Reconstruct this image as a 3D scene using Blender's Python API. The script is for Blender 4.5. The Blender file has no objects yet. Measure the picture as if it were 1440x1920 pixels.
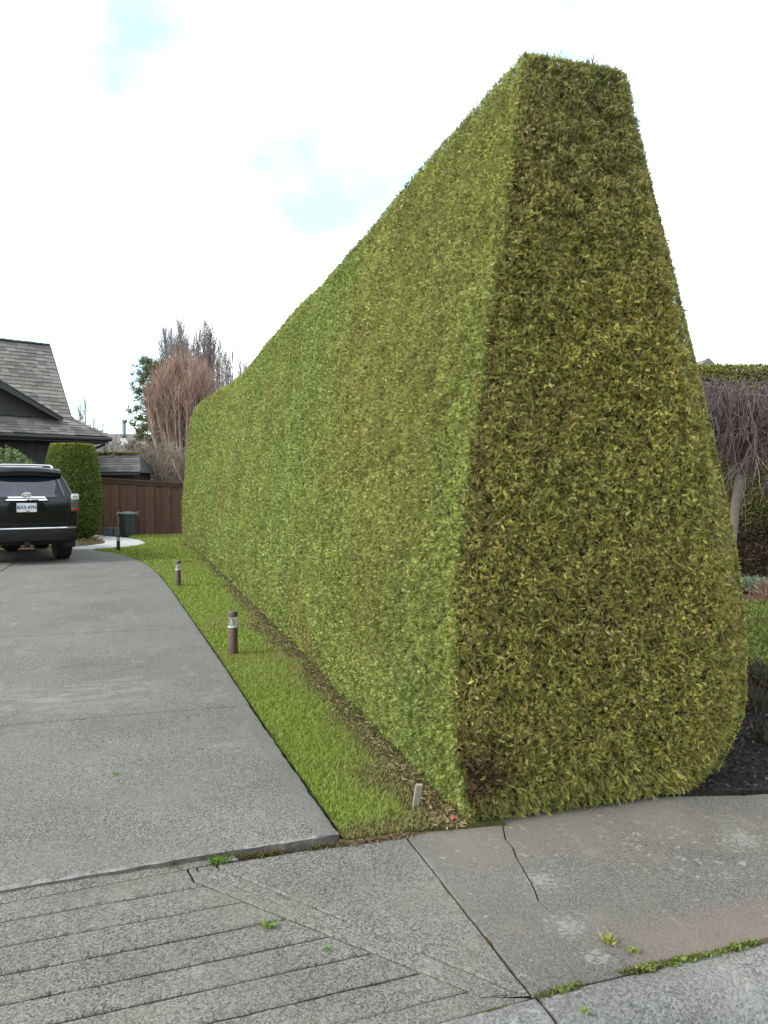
import bpy, bmesh, math, random
import numpy as np
from mathutils import Vector, Matrix

R = math.radians
random.seed(7)
rng = np.random.default_rng(11)
scene = bpy.context.scene
COL = scene.collection

# ------------------------------------------------------------------ camera
CAM_H, YAW, PITCH = 1.42, R(17.7), R(1.75)
cam_data = bpy.data.cameras.new('camera')
cam_data.lens = 27.0
cam_data.sensor_width = 36.0
cam_data.clip_start = 0.05
cam_data.clip_end = 2000
cam = bpy.data.objects.new('camera', cam_data)
cam.location = (0, 0, CAM_H)
cam.rotation_euler = (R(90) - PITCH, 0, -YAW)
COL.objects.link(cam)
scene.camera = cam

# ------------------------------------------------------------------ sky and sun
SUN_EL, SUN_AZ = R(38), R(-94)          # azimuth measured from +Y towards +X
world = bpy.data.worlds.new('World')
scene.world = world
world.use_nodes = True
nt = world.node_tree
for n in list(nt.nodes):
    nt.nodes.remove(n)
wo = nt.nodes.new('ShaderNodeOutputWorld')
bg = nt.nodes.new('ShaderNodeBackground')
sky = nt.nodes.new('ShaderNodeTexSky')
sky.sky_type = 'NISHITA'
sky.sun_disc = False
sky.sun_elevation = SUN_EL
sky.sun_rotation = SUN_AZ
tcw = nt.nodes.new('ShaderNodeTexCoord')
mpw = nt.nodes.new('ShaderNodeMapping')
mpw.inputs['Scale'].default_value = (1.0, 1.0, 1.9)
mpw.inputs['Location'].default_value = (3.7, 4.1, 7.7)
nz = nt.nodes.new('ShaderNodeTexNoise')
nz.inputs['Scale'].default_value = 2.8
nz.inputs['Detail'].default_value = 7
nz.inputs['Roughness'].default_value = 0.5
rp = nt.nodes.new('ShaderNodeValToRGB')
rp.color_ramp.elements[0].position = 0.36
rp.color_ramp.elements[0].color = (0.18, 0.18, 0.18, 1)
rp.color_ramp.elements[1].position = 0.66
rp.color_ramp.elements[1].color = (1, 1, 1, 1)
skm = nt.nodes.new('ShaderNodeVectorMath')
skm.operation = 'SCALE'
skm.inputs['Scale'].default_value = 0.15
mxw = nt.nodes.new('ShaderNodeMix')
mxw.data_type = 'RGBA'
mxw.inputs['B'].default_value = (0.88, 0.87, 0.845, 1)
L = nt.links.new
L(tcw.outputs['Generated'], mpw.inputs['Vector'])
L(mpw.outputs['Vector'], nz.inputs['Vector'])
L(nz.outputs['Fac'], rp.inputs['Fac'])
L(sky.outputs['Color'], skm.inputs[0])
L(rp.outputs['Color'], mxw.inputs['Factor'])
skt = nt.nodes.new('ShaderNodeVectorMath')
skt.operation = 'MULTIPLY'
skt.inputs[1].default_value = (0.84, 1.03, 1.04)
L(skm.outputs['Vector'], skt.inputs[0])
L(skt.outputs['Vector'], mxw.inputs['A'])
L(mxw.outputs['Result'], bg.inputs['Color'])
bg.inputs['Strength'].default_value = 1.0
L(bg.outputs['Background'], wo.inputs['Surface'])

sun_data = bpy.data.lights.new('sun', 'SUN')
sun_data.energy = 1.35
sun_data.angle = R(14)
sun_data.color = (1.0, 0.94, 0.83)
sun = bpy.data.objects.new('sun', sun_data)
sd = Vector((math.sin(SUN_AZ) * math.cos(SUN_EL), math.cos(SUN_AZ) * math.cos(SUN_EL), math.sin(SUN_EL)))
sun.rotation_euler = sd.to_track_quat('Z', 'Y').to_euler()
sun.location = (-20, 10, 30)
COL.objects.link(sun)

scene.view_settings.view_transform = 'Standard'
scene.view_settings.look = 'None'
scene.view_settings.exposure = 1.4
scene.view_settings.gamma = 1.0

# ------------------------------------------------------------------ measuring helpers
FWD = np.array([math.sin(YAW), math.cos(YAW), 0.0])
RGT = np.array([math.cos(YAW), -math.sin(YAW), 0.0])
CF = FWD * math.cos(PITCH) + np.array([0, 0, -math.sin(PITCH)])
CU = FWD * math.sin(PITCH) + np.array([0, 0, math.cos(PITCH)])
CAM = np.array([0, 0, CAM_H])


def G(px, py, z=0.0):
    """the place on the level z that the photograph shows at px, py"""
    d = CF + RGT * (px - 720) / 1440 - CU * (py - 960) / 1440
    t = (z - CAM_H) / d[2]
    return CAM + d * t


def D(px, py, dist):
    """the place at a given distance ahead"""
    d = CF + RGT * (px - 720) / 1440 - CU * (py - 960) / 1440
    return CAM + d * dist / np.dot(d, FWD)


def W(x, d, z=0.0):
    return RGT * x + FWD * d + np.array([0, 0, z])


# ------------------------------------------------------------------ numeric noise
def vn(p, s, seed=0):
    q = np.asarray(p, float) * s + 1000.0
    i = np.floor(q).astype(np.int64)
    f = q - i
    f = f * f * (3 - 2 * f)
    out = np.zeros(len(q))
    for dx in (0, 1):
        for dy in (0, 1):
            for dz in (0, 1):
                h = ((i[:, 0] + dx) * 73856093) ^ ((i[:, 1] + dy) * 19349663) ^ ((i[:, 2] + dz) * 83492791) ^ (seed * 265443576)
                h &= 0x7fffffff
                h = ((h ^ (h >> 13)) * 1274126177) & 0x7fffffff
                h = ((h ^ (h >> 15)) * 668265263) & 0x7fffffff
                w = (f[:, 0] if dx else 1 - f[:, 0]) * (f[:, 1] if dy else 1 - f[:, 1]) * (f[:, 2] if dz else 1 - f[:, 2])
                out += w * (h / 0x7fffffff)
    return out


def fbm(p, s, seed=0):
    return (vn(p, s, seed) + 0.5 * vn(p, s * 2.1, seed + 1) + 0.25 * vn(p, s * 4.3, seed + 2)) / 1.75


def unit(v):
    return v / np.maximum(np.linalg.norm(v, axis=-1, keepdims=True), 1e-9)


def in_poly(x, y, poly):
    c = np.zeros(len(x), bool)
    n = len(poly)
    for i in range(n):
        x1, y1 = poly[i][:2]
        x2, y2 = poly[(i + 1) % n][:2]
        k = ((y1 > y) != (y2 > y)) & (x < (x2 - x1) * (y - y1) / (y2 - y1 + 1e-12) + x1)
        c ^= k
    return c


# ------------------------------------------------------------------ object helpers
def tag(o, label=None, cat=None, group=None, kind=None):
    if label: o['label'] = label
    if cat: o['category'] = cat
    if group: o['group'] = group
    if kind: o['kind'] = kind
    return o


def link(o, parent=None):
    COL.objects.link(o)
    if parent is not None:
        o.parent = parent
    return o


def thing(name, label, cat, loc=(0, 0, 0), rz=0.0, group=None):
    o = bpy.data.objects.new(name, None)
    o.empty_display_size = 0.2
    o.location = tuple(float(v) for v in loc)
    o.rotation_euler = (0, 0, rz)
    COL.objects.link(o)
    return tag(o, label, cat, group)


def np_mesh(name, V, F, mat, parent=None, colors=None, smooth=False, off=None, kind=None):
    """V (n,3), F (m,3) triangles"""
    V = np.asarray(V, dtype=np.float32)
    F = np.asarray(F, dtype=np.int32)
    if off is not None:
        V = V - np.asarray(off, dtype=np.float32)
    me = bpy.data.meshes.new(name)
    me.vertices.add(len(V))
    me.vertices.foreach_set('co', V.ravel())
    me.loops.add(F.size)
    me.loops.foreach_set('vertex_index', F.ravel())
    me.polygons.add(len(F))
    me.polygons.foreach_set('loop_start', np.arange(0, F.size, F.shape[1], dtype=np.int32))
    me.update(calc_edges=True)
    if smooth:
        me.polygons.foreach_set('use_smooth', np.ones(len(F), bool))
    if colors is not None:
        a = me.color_attributes.new('tint', 'FLOAT_COLOR', 'POINT')
        c = np.ones((len(V), 4), np.float32)
        c[:, :3] = colors
        a.data.foreach_set('color', c.ravel())
    me.materials.append(mat)
    o = bpy.data.objects.new(name, me)
    link(o, parent)
    if kind: o['kind'] = kind
    return o


class MB:
    """collects shapes for one mesh"""
    def __init__(s):
        s.v, s.f = [], []

    def add(s, vs, fs):
        b = len(s.v)
        s.v += [tuple(float(c) for c in v) for v in vs]
        s.f += [tuple(b + i for i in f) for f in fs]
        return s

    def box(s, c, size, bev=0.0, rot=None, taper=1.0):
        bm = bmesh.new()
        bmesh.ops.create_cube(bm, size=1.0)
        for v in bm.verts:
            t = taper if v.co.z > 0 else 1.0
            v.co = Vector((v.co.x * size[0] * t, v.co.y * size[1] * t, v.co.z * size[2]))
        if bev:
            bmesh.ops.bevel(bm, geom=list(bm.edges), offset=bev, segments=2, affect='EDGES', profile=0.5)
        m = Matrix.Translation(Vector([float(q) for q in c])) @ (rot.to_4x4() if rot else Matrix())
        bm.transform(m)
        bm.verts.ensure_lookup_table()
        s.add([v.co for v in bm.verts], [[v.index for v in f.verts] for f in bm.faces])
        bm.free()
        return s

    def lathe(s, prof, c=(0, 0, 0), n=24, axis='Z', cap=True):
        vs, fs = [], []
        for r, z in prof:
            for k in range(n):
                a = 2 * math.pi * k / n
                p = (r * math.cos(a), r * math.sin(a), z)
                if axis == 'X': p = (p[2], p[0], p[1])
                if axis == 'Y': p = (p[0], p[2], p[1])
                vs.append((p[0] + c[0], p[1] + c[1], p[2] + c[2]))
        for i in range(len(prof) - 1):
            for k in range(n):
                fs.append((i * n + k, i * n + (k + 1) % n, (i + 1) * n + (k + 1) % n, (i + 1) * n + k))
        if cap:
            fs.append(tuple(reversed(range(n))))
            fs.append(tuple((len(prof) - 1) * n + k for k in range(n)))
        return s.add(vs, fs)

    def tube(s, pts, rad, n=8):
        pts = [Vector([float(c) for c in p]) for p in pts]
        rs = rad if hasattr(rad, '__len__') else [rad] * len(pts)
        vs, fs = [], []
        for i, p in enumerate(pts):
            t = (pts[min(i + 1, len(pts) - 1)] - pts[max(i - 1, 0)]).normalized()
            a = t.cross(Vector((0, 0, 1)) if abs(t.z) < 0.9 else Vector((1, 0, 0))).normalized()
            b = t.cross(a)
            for k in range(n):
                w = 2 * math.pi * k / n
                vs.append(p + (a * math.cos(w) + b * math.sin(w)) * rs[i])
        for i in range(len(pts) - 1):
            for k in range(n):
                fs.append((i * n + k, i * n + (k + 1) % n, (i + 1) * n + (k + 1) % n, (i + 1) * n + k))
        fs.append(tuple(reversed(range(n))))
        fs.append(tuple((len(pts) - 1) * n + k for k in range(n)))
        return s.add(vs, fs)

    def prism(s, poly, vec):
        n = len(poly)
        vec = np.asarray(vec, float)
        vs = [np.asarray(p, float) for p in poly] + [np.asarray(p, float) + vec for p in poly]
        fs = [tuple(range(n)), tuple(reversed(range(n, 2 * n)))]
        fs += [(i, (i + 1) % n, n + (i + 1) % n, n + i) for i in range(n)]
        return s.add(vs, fs)

    def build(s, name, mat, parent=None, smooth=False, off=None, kind=None):
        me = bpy.data.meshes.new(name)
        vs = s.v if off is None else [(v[0] - off[0], v[1] - off[1], v[2] - off[2]) for v in s.v]
        me.from_pydata(vs, [], s.f)
        bm = bmesh.new()
        bm.from_mesh(me)
        bmesh.ops.recalc_face_normals(bm, faces=list(bm.faces))
        bm.to_mesh(me)
        bm.free()
        if smooth:
            me.polygons.foreach_set('use_smooth', [True] * len(me.polygons))
            me.set_sharp_from_angle(angle=R(38))
        me.materials.append(mat)
        o = bpy.data.objects.new(name, me)
        link(o, parent)
        if kind: o['kind'] = kind
        return o


# ------------------------------------------------------------------ materials
class NT:
    def __init__(s, name):
        s.m = bpy.data.materials.new(name)
        s.m.use_nodes = True
        s.t = s.m.node_tree
        s.p = s.t.nodes['Principled BSDF']
        s.out = s.t.nodes['Material Output']
        s._pos = None

    def n(s, kind, **kw):
        x = s.t.nodes.new(kind)
        for k, v in kw.items():
            if k in x.inputs: x.inputs[k].default_value = v
            else: setattr(x, k, v)
        return x

    def l(s, a, b):
        s.t.links.new(a, b)

    def pos(s):
        if s._pos is None:
            s._pos = s.n('ShaderNodeNewGeometry').outputs['Position']
        return s._pos

    def noise(s, scale, detail=3, rough=0.5, vec=None, stretch=None, out='Fac'):
        x = s.n('ShaderNodeTexNoise')
        x.inputs['Scale'].default_value = scale
        x.inputs['Detail'].default_value = detail
        x.inputs['Roughness'].default_value = rough
        v = vec or s.pos()
        if stretch:
            mp = s.n('ShaderNodeMapping')
            mp.inputs['Scale'].default_value = stretch
            s.l(v, mp.inputs['Vector'])
            v = mp.outputs['Vector']
        s.l(v, x.inputs['Vector'])
        return x.outputs[out]

    def ramp(s, fac, stops):
        x = s.n('ShaderNodeValToRGB')
        cr = x.color_ramp
        while len(cr.elements) < len(stops):
            cr.elements.new(0.5)
        for e, (p, c) in zip(cr.elements, stops):
            e.position = p
            e.color = (c, c, c, 1) if not hasattr(c, '__len__') else (*c, 1)
        s.l(fac, x.inputs['Fac'])
        return x.outputs['Color']

    def mix(s, fac, a, b, mode='MIX'):
        x = s.n('ShaderNodeMix', data_type='RGBA', blend_type=mode)
        for sock, v in ((x.inputs['Factor'], fac), (x.inputs['A'], a), (x.inputs['B'], b)):
            if hasattr(v, 'is_linked'): s.l(v, sock)
            elif hasattr(v, '__len__'): sock.default_value = (*v, 1)
            else: sock.default_value = v
        return x.outputs['Result']

    def math(s, op, a, b=None):
        x = s.n('ShaderNodeMath', operation=op)
        for i, v in enumerate((a, b)):
            if v is None: continue
            if hasattr(v, 'is_linked'): s.l(v, x.inputs[i])
            else: x.inputs[i].default_value = v
        return x.outputs[0]

    def blob(s, c, r):
        """1 at the place c fading to 0 at the distance r"""
        x = s.n('ShaderNodeVectorMath', operation='DISTANCE')
        s.l(s.pos(), x.inputs[0])
        x.inputs[1].default_value = tuple(float(q) for q in c)
        return s.math('MAXIMUM', s.math('SUBTRACT', 1.0, s.math('DIVIDE', x.outputs['Value'], r)), 0.0)

    def bump(s, h, strength=0.5, dist=0.01):
        x = s.n('ShaderNodeBump')
        x.inputs['Strength'].default_value = strength
        x.inputs['Distance'].default_value = dist
        s.l(h, x.inputs['Height'])
        s.l(x.outputs['Normal'], s.p.inputs['Normal'])

    def base(s, c):
        if hasattr(c, 'is_linked'): s.l(c, s.p.inputs['Base Color'])
        else: s.p.inputs['Base Color'].default_value = (*c, 1)

    def set(s, rough=None, metal=None, spec=None, coat=None):
        if rough is not None: s.p.inputs['Roughness'].default_value = rough
        if metal is not None: s.p.inputs['Metallic'].default_value = metal
        if spec is not None: s.p.inputs['Specular IOR Level'].default_value = spec
        if coat is not None:
            s.p.inputs['Coat Weight'].default_value = coat
            s.p.inputs['Coat Roughness'].default_value = 0.04
        return s.m


def plain(name, c, rough=0.6, metal=0.0, spec=0.5, coat=None, var=0.12, scale=8):
    n = NT(name)
    f = n.noise(scale, 4)
    n.base(n.mix(f, tuple(q * (1 - var) for q in c), tuple(min(1, q * (1 + var)) for q in c)))
    return n.set(rough, metal, spec, coat)


def leaf_mat(name, transl=0.25, rough=0.6, spec=0.25):
    n = NT(name)
    a = n.n('ShaderNodeVertexColor', layer_name='tint')
    n.base(a.outputs['Color'])
    n.set(rough, 0, spec)
    if transl:
        tr = n.n('ShaderNodeBsdfTranslucent')
        n.l(a.outputs['Color'], tr.inputs['Color'])
        mx = n.n('ShaderNodeMixShader')
        mx.inputs['Fac'].default_value = transl
        n.l(n.p.outputs['BSDF'], mx.inputs[1])
        n.l(tr.outputs['BSDF'], mx.inputs[2])
        n.l(mx.outputs['Shader'], n.out.inputs['Surface'])
    return n.m


M_LEAF = leaf_mat('foliage', 0.38)
M_GRASS = leaf_mat('grass_blades', 0.3, 0.55, 0.3)
M_TWIG = leaf_mat('twigs', 0.0, 0.85, 0.2)


def concrete(name, lo, hi, grain=120, stain=0.25, tint=(0.20, 0.19, 0.165), lich=0.0, extra=None):
    n = NT(name)
    g1 = n.noise(grain, 5, 0.75)
    vo = n.n('ShaderNodeTexVoronoi', feature='F1')
    vo.inputs['Scale'].default_value = grain * 0.85
    n.l(n.pos(), vo.inputs['Vector'])
    agg = n.ramp(vo.outputs['Color'], [(0.0, 0.0), (1.0, 1.0)])
    bw = n.n('ShaderNodeRGBToBW')
    n.l(agg, bw.inputs[0])
    speck = n.math('ADD', n.math('MULTIPLY', g1, 0.80), n.math('MULTIPLY', bw.outputs[0], 0.20))
    c = n.ramp(speck, [(0.38, lo), (0.50, tuple((a + b) / 2 for a, b in zip(lo, hi))), (0.62, hi)])
    smooth_zone = n.ramp(n.noise(1.3, 5, 0.6), [(0.42, 0.0), (0.62, 1.0)])
    mid = tuple((a * 0.45 + b * 0.55) for a, b in zip(lo, hi))
    c = n.mix(n.math('MULTIPLY', smooth_zone, 0.30), c, mid)
    big = n.ramp(n.noise(0.9, 6, 0.62), [(0.30, 1 - stain), (0.52, 1.0), (0.72, 1 + stain * 0.7)])
    c = n.mix(1.0, c, big, 'MULTIPLY')
    warm = n.ramp(n.noise(2.2, 5, 0.6), [(0.48, 0.0), (0.75, 0.55)])
    c = n.mix(warm, c, tint)
    dirt = n.ramp(n.noise(7, 6, 0.7, stretch=(1, 0.35, 1)), [(0.56, 0.0), (0.75, 0.35)])
    c = n.mix(dirt, c, tuple(q * 1.3 for q in hi))
    if lich:
        ln = n.noise(26, 4, 0.62)
        sp = n.ramp(n.math('ADD', ln, n.math('MULTIPLY', n.noise(1.7, 3), 0.30)), [(0.815 - lich, 0.0), (0.855 - lich, 0.8)])
        c = n.mix(sp, c, (0.26, 0.26, 0.23))
    if extra:
        c = extra(n, c)
    n.base(c)
    n.bump(n.math('ADD', speck, n.math('MULTIPLY', n.noise(grain * 3.1, 2), 0.3)), 0.35, 0.004)
    return n.set(0.88, 0, 0.25)


def walk_extra(n, c):
    # lichen crust beside the crack, spots on the right panel, reddish silt along the kerb
    ln = n.noise(48, 6, 0.78)
    for pc, r, th in ((G(1015, 1650), 0.30, 0.965), (G(1065, 1735), 0.28, 0.965), (G(1120, 1795), 0.20, 0.965),
                      (G(1390, 1575), 0.42, 0.98), (G(1280, 1560), 0.35, 1.05), (G(1370, 1640), 0.35, 1.06)):
        m = n.ramp(n.math('ADD', ln, n.math('MULTIPLY', n.blob(pc, r), 0.62)), [(th, 0.0), (min(1.0, th + 0.05), 0.42)]) if th < 0.96 else \
            n.ramp(n.math('SUBTRACT', n.math('ADD', ln, n.math('MULTIPLY', n.blob(pc, r), 0.5)), 0.35), [(th - 0.40, 0.0), (th - 0.36, 0.6)])
        c = n.mix(m, c, (0.25, 0.25, 0.225))
    for pc in (G(1290, 1790), G(1370, 1765), G(1440, 1745), G(1530, 1720)):
        c = n.mix(n.ramp(n.blob(pc, 0.22), [(0.0, 0.0), (0.5, 0.40)]), c, (0.168, 0.132, 0.110))
    for pc, r in ((G(900, 1580), 0.30), (G(1060, 1545), 0.32), (G(1230, 1530), 0.30)):
        c = n.mix(n.ramp(n.blob(pc, r), [(0.0, 0.0), (0.7, 0.55)]), c, (0.165, 0.150, 0.12))
    return c


def drive_extra(n, c):
    # worn pale rim along the front edge, scuffed pale patches
    a, b = G(0, 1669, 0.035), G(640, 1563, 0.035)
    d = (b - a)[:2] / np.linalg.norm((b - a)[:2])
    x = n.n('ShaderNodeVectorMath', operation='DOT_PRODUCT')
    n.l(n.pos(), x.inputs[0])
    x.inputs[1].default_value = (-d[1], d[0], 0)
    dist = n.math('SUBTRACT', x.outputs['Value'], float(-d[1] * a[0] + d[0] * a[1]))
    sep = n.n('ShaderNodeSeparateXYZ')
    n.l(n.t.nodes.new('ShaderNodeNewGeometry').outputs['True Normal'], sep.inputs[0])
    rim = n.math('ADD', n.math('MULTIPLY', dist, -14.0), n.noise(28, 4, 0.7))
    c = n.mix(n.ramp(rim, [(0.10, 0.0), (0.42, 0.75)]), c, (0.30, 0.30, 0.285))
    for pc, r in ((G(230, 1290, 0.035), 0.55), (G(90, 1310, 0.035), 0.6), (G(430, 1395, 0.035), 0.25), (G(440, 1300, 0.035), 0.3)):
        m = n.math('MULTIPLY', n.blob(pc, r), n.ramp(n.noise(9, 6, 0.75, stretch=(0.5, 1.6, 1)), [(0.48, 0.0), (0.62, 1.0)]))
        c = n.mix(n.ramp(m, [(0.05, 0.0), (0.6, 0.42)]), c, (0.25, 0.245, 0.225))
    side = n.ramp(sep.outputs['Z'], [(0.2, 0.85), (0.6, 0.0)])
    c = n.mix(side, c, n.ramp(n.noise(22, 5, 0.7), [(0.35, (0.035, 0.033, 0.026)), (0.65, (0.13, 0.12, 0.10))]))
    return c


M_DRIVE = concrete('driveway_concrete', (0.026, 0.026, 0.024), (0.245, 0.240, 0.220), 190, 0.20, (0.155, 0.15, 0.135), 0.0, drive_extra)
M_BAND = concrete('troweled_edge', (0.075, 0.074, 0.068), (0.195, 0.19, 0.175), 200, 0.2, (0.16, 0.155, 0.13))
M_APRON = concrete('apron_concrete', (0.026, 0.025, 0.022), (0.245, 0.236, 0.210), 165, 0.26, (0.17, 0.155, 0.12))
M_WALK = concrete('sidewalk_concrete', (0.044, 0.042, 0.037), (0.195, 0.186, 0.166), 220, 0.24, (0.155, 0.14, 0.11), 0.03, walk_extra)
M_KERB = concrete('kerb_concrete', (0.065, 0.065, 0.06), (0.26, 0.26, 0.245), 150, 0.28, (0.155, 0.148, 0.132), 0.05)
M_PATH = concrete('pale_concrete', (0.34, 0.345, 0.35), (0.46, 0.46, 0.46), 60, 0.1, (0.40, 0.40, 0.39))


def soil_mat(name, a, b, scale=25):
    n = NT(name)
    f = n.noise(scale, 6, 0.7)
    c = n.ramp(f, [(0.3, a), (0.7, b)])
    n.base(c)
    n.bump(n.noise(scale * 2, 5, 0.7), 0.9, 0.03)
    return n.set(0.95, 0, 0.1)


M_SOIL = soil_mat('soil', (0.05, 0.035, 0.022), (0.15, 0.11, 0.07))
M_TURF = soil_mat('turf_soil', (0.045, 0.05, 0.015), (0.11, 0.11, 0.035), 40)
M_MULCH = soil_mat('dark_mulch', (0.014, 0.012, 0.011), (0.055, 0.048, 0.043), 45)
M_JOINT = soil_mat('joint_dirt', (0.02, 0.018, 0.012), (0.07, 0.06, 0.035), 60)
M_FIELD = soil_mat('field', (0.05, 0.06, 0.02), (0.09, 0.10, 0.04), 0.5)
M_ASPHALT = concrete('asphalt', (0.03, 0.03, 0.03), (0.10, 0.10, 0.10), 120, 0.2, (0.07, 0.068, 0.06))
M_CORE = plain('hedge_inner', (0.055, 0.047, 0.022), 0.95, var=0.4, scale=18, spec=0.1)
M_BARK = plain('bark', (0.17, 0.14, 0.115), 0.9, var=0.35, scale=14, spec=0.1)
M_BLACK = plain('black_paint', (0.004, 0.0045, 0.006), 0.22, spec=0.35, coat=0.3, var=0.05)
M_TRIM = plain('black_trim', (0.012, 0.012, 0.012), 0.55)
M_UNDER = plain('underbody', (0.006, 0.006, 0.006), 0.85)
M_TYRE = plain('tyre_rubber', (0.011, 0.011, 0.011), 0.8, var=0.2, scale=30)
M_GLASSD = plain('tinted_glass', (0.012, 0.020, 0.042), 0.06, spec=0.6, coat=1.0, var=0.02)
M_CHROME = plain('chrome', (0.72, 0.73, 0.75), 0.14, 1.0, var=0.03)
M_SILVER = plain('silver_rail', (0.60, 0.61, 0.62), 0.25, 1.0, var=0.03)
M_LCLEAR = plain('clear_lens', (0.62, 0.63, 0.64), 0.12, var=0.05)
M_LSMOKE = plain('smoked_lens', (0.085, 0.085, 0.08), 0.15, var=0.05)
M_LRED = plain('red_lens', (0.32, 0.012, 0.018), 0.15, var=0.05)
M_PLATE = plain('plate_white', (0.66, 0.68, 0.70), 0.4, var=0.03)
M_BLUE = plain('plate_blue', (0.035, 0.06, 0.22), 0.4, var=0.02)
M_REDP = plain('plate_red', (0.45, 0.03, 0.03), 0.4, var=0.02)
M_BROWNMETAL = plain('brown_metal', (0.105, 0.068, 0.058), 0.42, 0.15, var=0.1, scale=20)
M_BLACKMETAL = plain('black_metal', (0.014, 0.014, 0.015), 0.45, 0.1)
M_WHITEP = plain('white_plastic', (0.50, 0.50, 0.48), 0.4, var=0.04)
M_BIN = plain('bin_plastic', (0.038, 0.050, 0.045), 0.5, var=0.15, scale=5)
M_BINLID = plain('bin_lid_plastic', (0.16, 0.175, 0.17), 0.45, var=0.1, scale=6)
M_ROPE = plain('pale_rope', (0.40, 0.37, 0.31), 0.8)
M_BLOCK = plain('grey_block', (0.10, 0.115, 0.12), 0.9, var=0.25, scale=14)
M_MOSS = plain('moss', (0.11, 0.13, 0.018), 0.95, var=0.4, scale=30, spec=0.1)
M_ORANGE = plain('orange_plastic', (0.55, 0.10, 0.05), 0.5)
M_VENT = plain('galvanised_pipe', (0.25, 0.29, 0.35), 0.35, 0.6)
M_VENTW = plain('white_flashing', (0.6, 0.6, 0.6), 0.5)
M_HWALL = plain('charcoal_boards', (0.030, 0.029, 0.029), 0.8, var=0.2, scale=3)
M_TRIMW = plain('dark_fascia', (0.030, 0.031, 0.035), 0.65, var=0.12, scale=4)
M_ROOFFAR = plain('far_shingles', (0.145, 0.13, 0.118), 0.9, var=0.2, scale=3)
M_SHEDW = plain('shed_boards', (0.035, 0.026, 0.022), 0.85)
M_CREAM = plain('cream_render', (0.45, 0.43, 0.38), 0.85)

n = NT('lamp_glass')
n.base((0.92, 0.95, 0.94))
n.p.inputs['Transmission Weight'].default_value = 0.92
n.p.inputs['IOR'].default_value = 1.3
M_LGLASS = n.set(0.06)


def wood_mat(name, a, b, stretch=(9, 9, 0.7)):
    n = NT(name)
    oi = n.n('ShaderNodeObjectInfo')
    f = n.noise(3.0, 6, 0.65, stretch=stretch)
    c = n.ramp(f, [(0.3, a), (0.7, b)])
    v = n.math('ADD', 0.85, n.math('MULTIPLY', oi.outputs['Random'], 0.28))
    n.base(n.mix(1.0, c, v, 'MULTIPLY'))
    n.bump(f, 0.4, 0.01)
    return n.set(0.8, 0, 0.2)


M_FENCE = wood_mat('brown_stained_boards', (0.055, 0.032, 0.022), (0.098, 0.058, 0.040))
M_STAKE = wood_mat('weathered_wood', (0.20, 0.175, 0.14), (0.36, 0.32, 0.26), (60, 60, 6))


def shingle_mat():
    n = NT('weathered_shingle')
    oi = n.n('ShaderNodeObjectInfo')
    a = n.ramp(oi.outputs['Random'], [(0.0, (0.105, 0.100, 0.098)), (0.35, (0.165, 0.155, 0.142)), (0.7, (0.205, 0.192, 0.172)), (1.0, (0.265, 0.25, 0.23))])
    c = n.mix(n.ramp(n.noise(14, 5, 0.7), [(0.35, 0.0), (0.7, 0.6)]), a, (0.125, 0.118, 0.105))
    n.base(c)
    n.bump(n.noise(30, 4), 0.5, 0.01)
    return n.set(0.9, 0, 0.15)


M_SHINGLE = shingle_mat()


def tri_shingle_mat():
    n = NT('shingle_mass')
    a = n.n('ShaderNodeVertexColor', layer_name='tint')
    n.base(a.outputs['Color'])
    return n.set(0.9, 0, 0.15)


M_SHINGLE_T = tri_shingle_mat()


# ------------------------------------------------------------------ slabs
def resample(poly, res):
    out = []
    n = len(poly)
    for i in range(n):
        a = np.asarray(poly[i][:2], float)
        b = np.asarray(poly[(i + 1) % n][:2], float)
        k = max(1, min(120, int(np.linalg.norm(b - a) / res)))
        for j in range(k):
            out.append(a + (b - a) * j / k)
    return np.array(out)


def area2(p):
    x, y = p[:, 0], p[:, 1]
    return np.sum(x * np.roll(y, -1) - np.roll(x, -1) * y)


def offset_in(p, g):
    """p counter-clockwise"""
    d1 = unit(p - np.roll(p, 1, 0))
    d2 = unit(np.roll(p, -1, 0) - p)
    n1 = np.stack([-d1[:, 1], d1[:, 0]], 1)
    n2 = np.stack([-d2[:, 1], d2[:, 0]], 1)
    b = unit(n1 + n2)
    c = np.maximum(np.sum(b * n1, 1), 0.45)
    return p + b * (g / c)[:, None]


def slab(name, poly, ztop, thick, mat, parent=None, gap=0.005, cham=0.006, jit=0.0012, res=0.05, off=(0, 0, 0), zf=None):
    p = np.array([q[:2] for q in poly], float)
    if area2(p) < 0:
        p = p[::-1]
    p = offset_in(p, gap)
    p = resample(p, res)
    p = p + rng.normal(0, jit, p.shape)
    q = offset_in(p, cham)
    n = len(p)
    f = zf or (lambda xy: np.full(len(xy), ztop))
    zt = f(q)
    zo = f(p)
    vs = [(x, y, z) for (x, y), z in zip(q, zt)] + [(x, y, z - cham) for (x, y), z in zip(p, zo)] + [(x, y, z - thick) for (x, y), z in zip(p, zo)]
    fs = [tuple(range(n)), tuple(reversed(range(2 * n, 3 * n)))]
    for r in (0, 1):
        for i in range(n):
            j = (i + 1) % n
            fs.append((r * n + i, (r + 1) * n + i, (r + 1) * n + j, r * n + j))
    mb = MB().add(vs, fs)
    return mb.build(name, mat, parent, off=off)


def sheet(name, poly, z, mat, label_kind='structure', parent=None, thick=0.05):
    n = len(poly)
    p = np.array([q[:2] for q in poly], float)
    if area2(p) < 0:
        p = p[::-1]
    mb = MB().prism([(x, y, z) for x, y in p], (0, 0, -thick))
    o = mb.build(name, mat, parent)
    if label_kind: o['kind'] = label_kind
    return o


def xat(a, b, x):
    a, b = a[:2], b[:2]
    t = (x - a[0]) / (b[0] - a[0])
    return a + (b - a) * t


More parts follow.
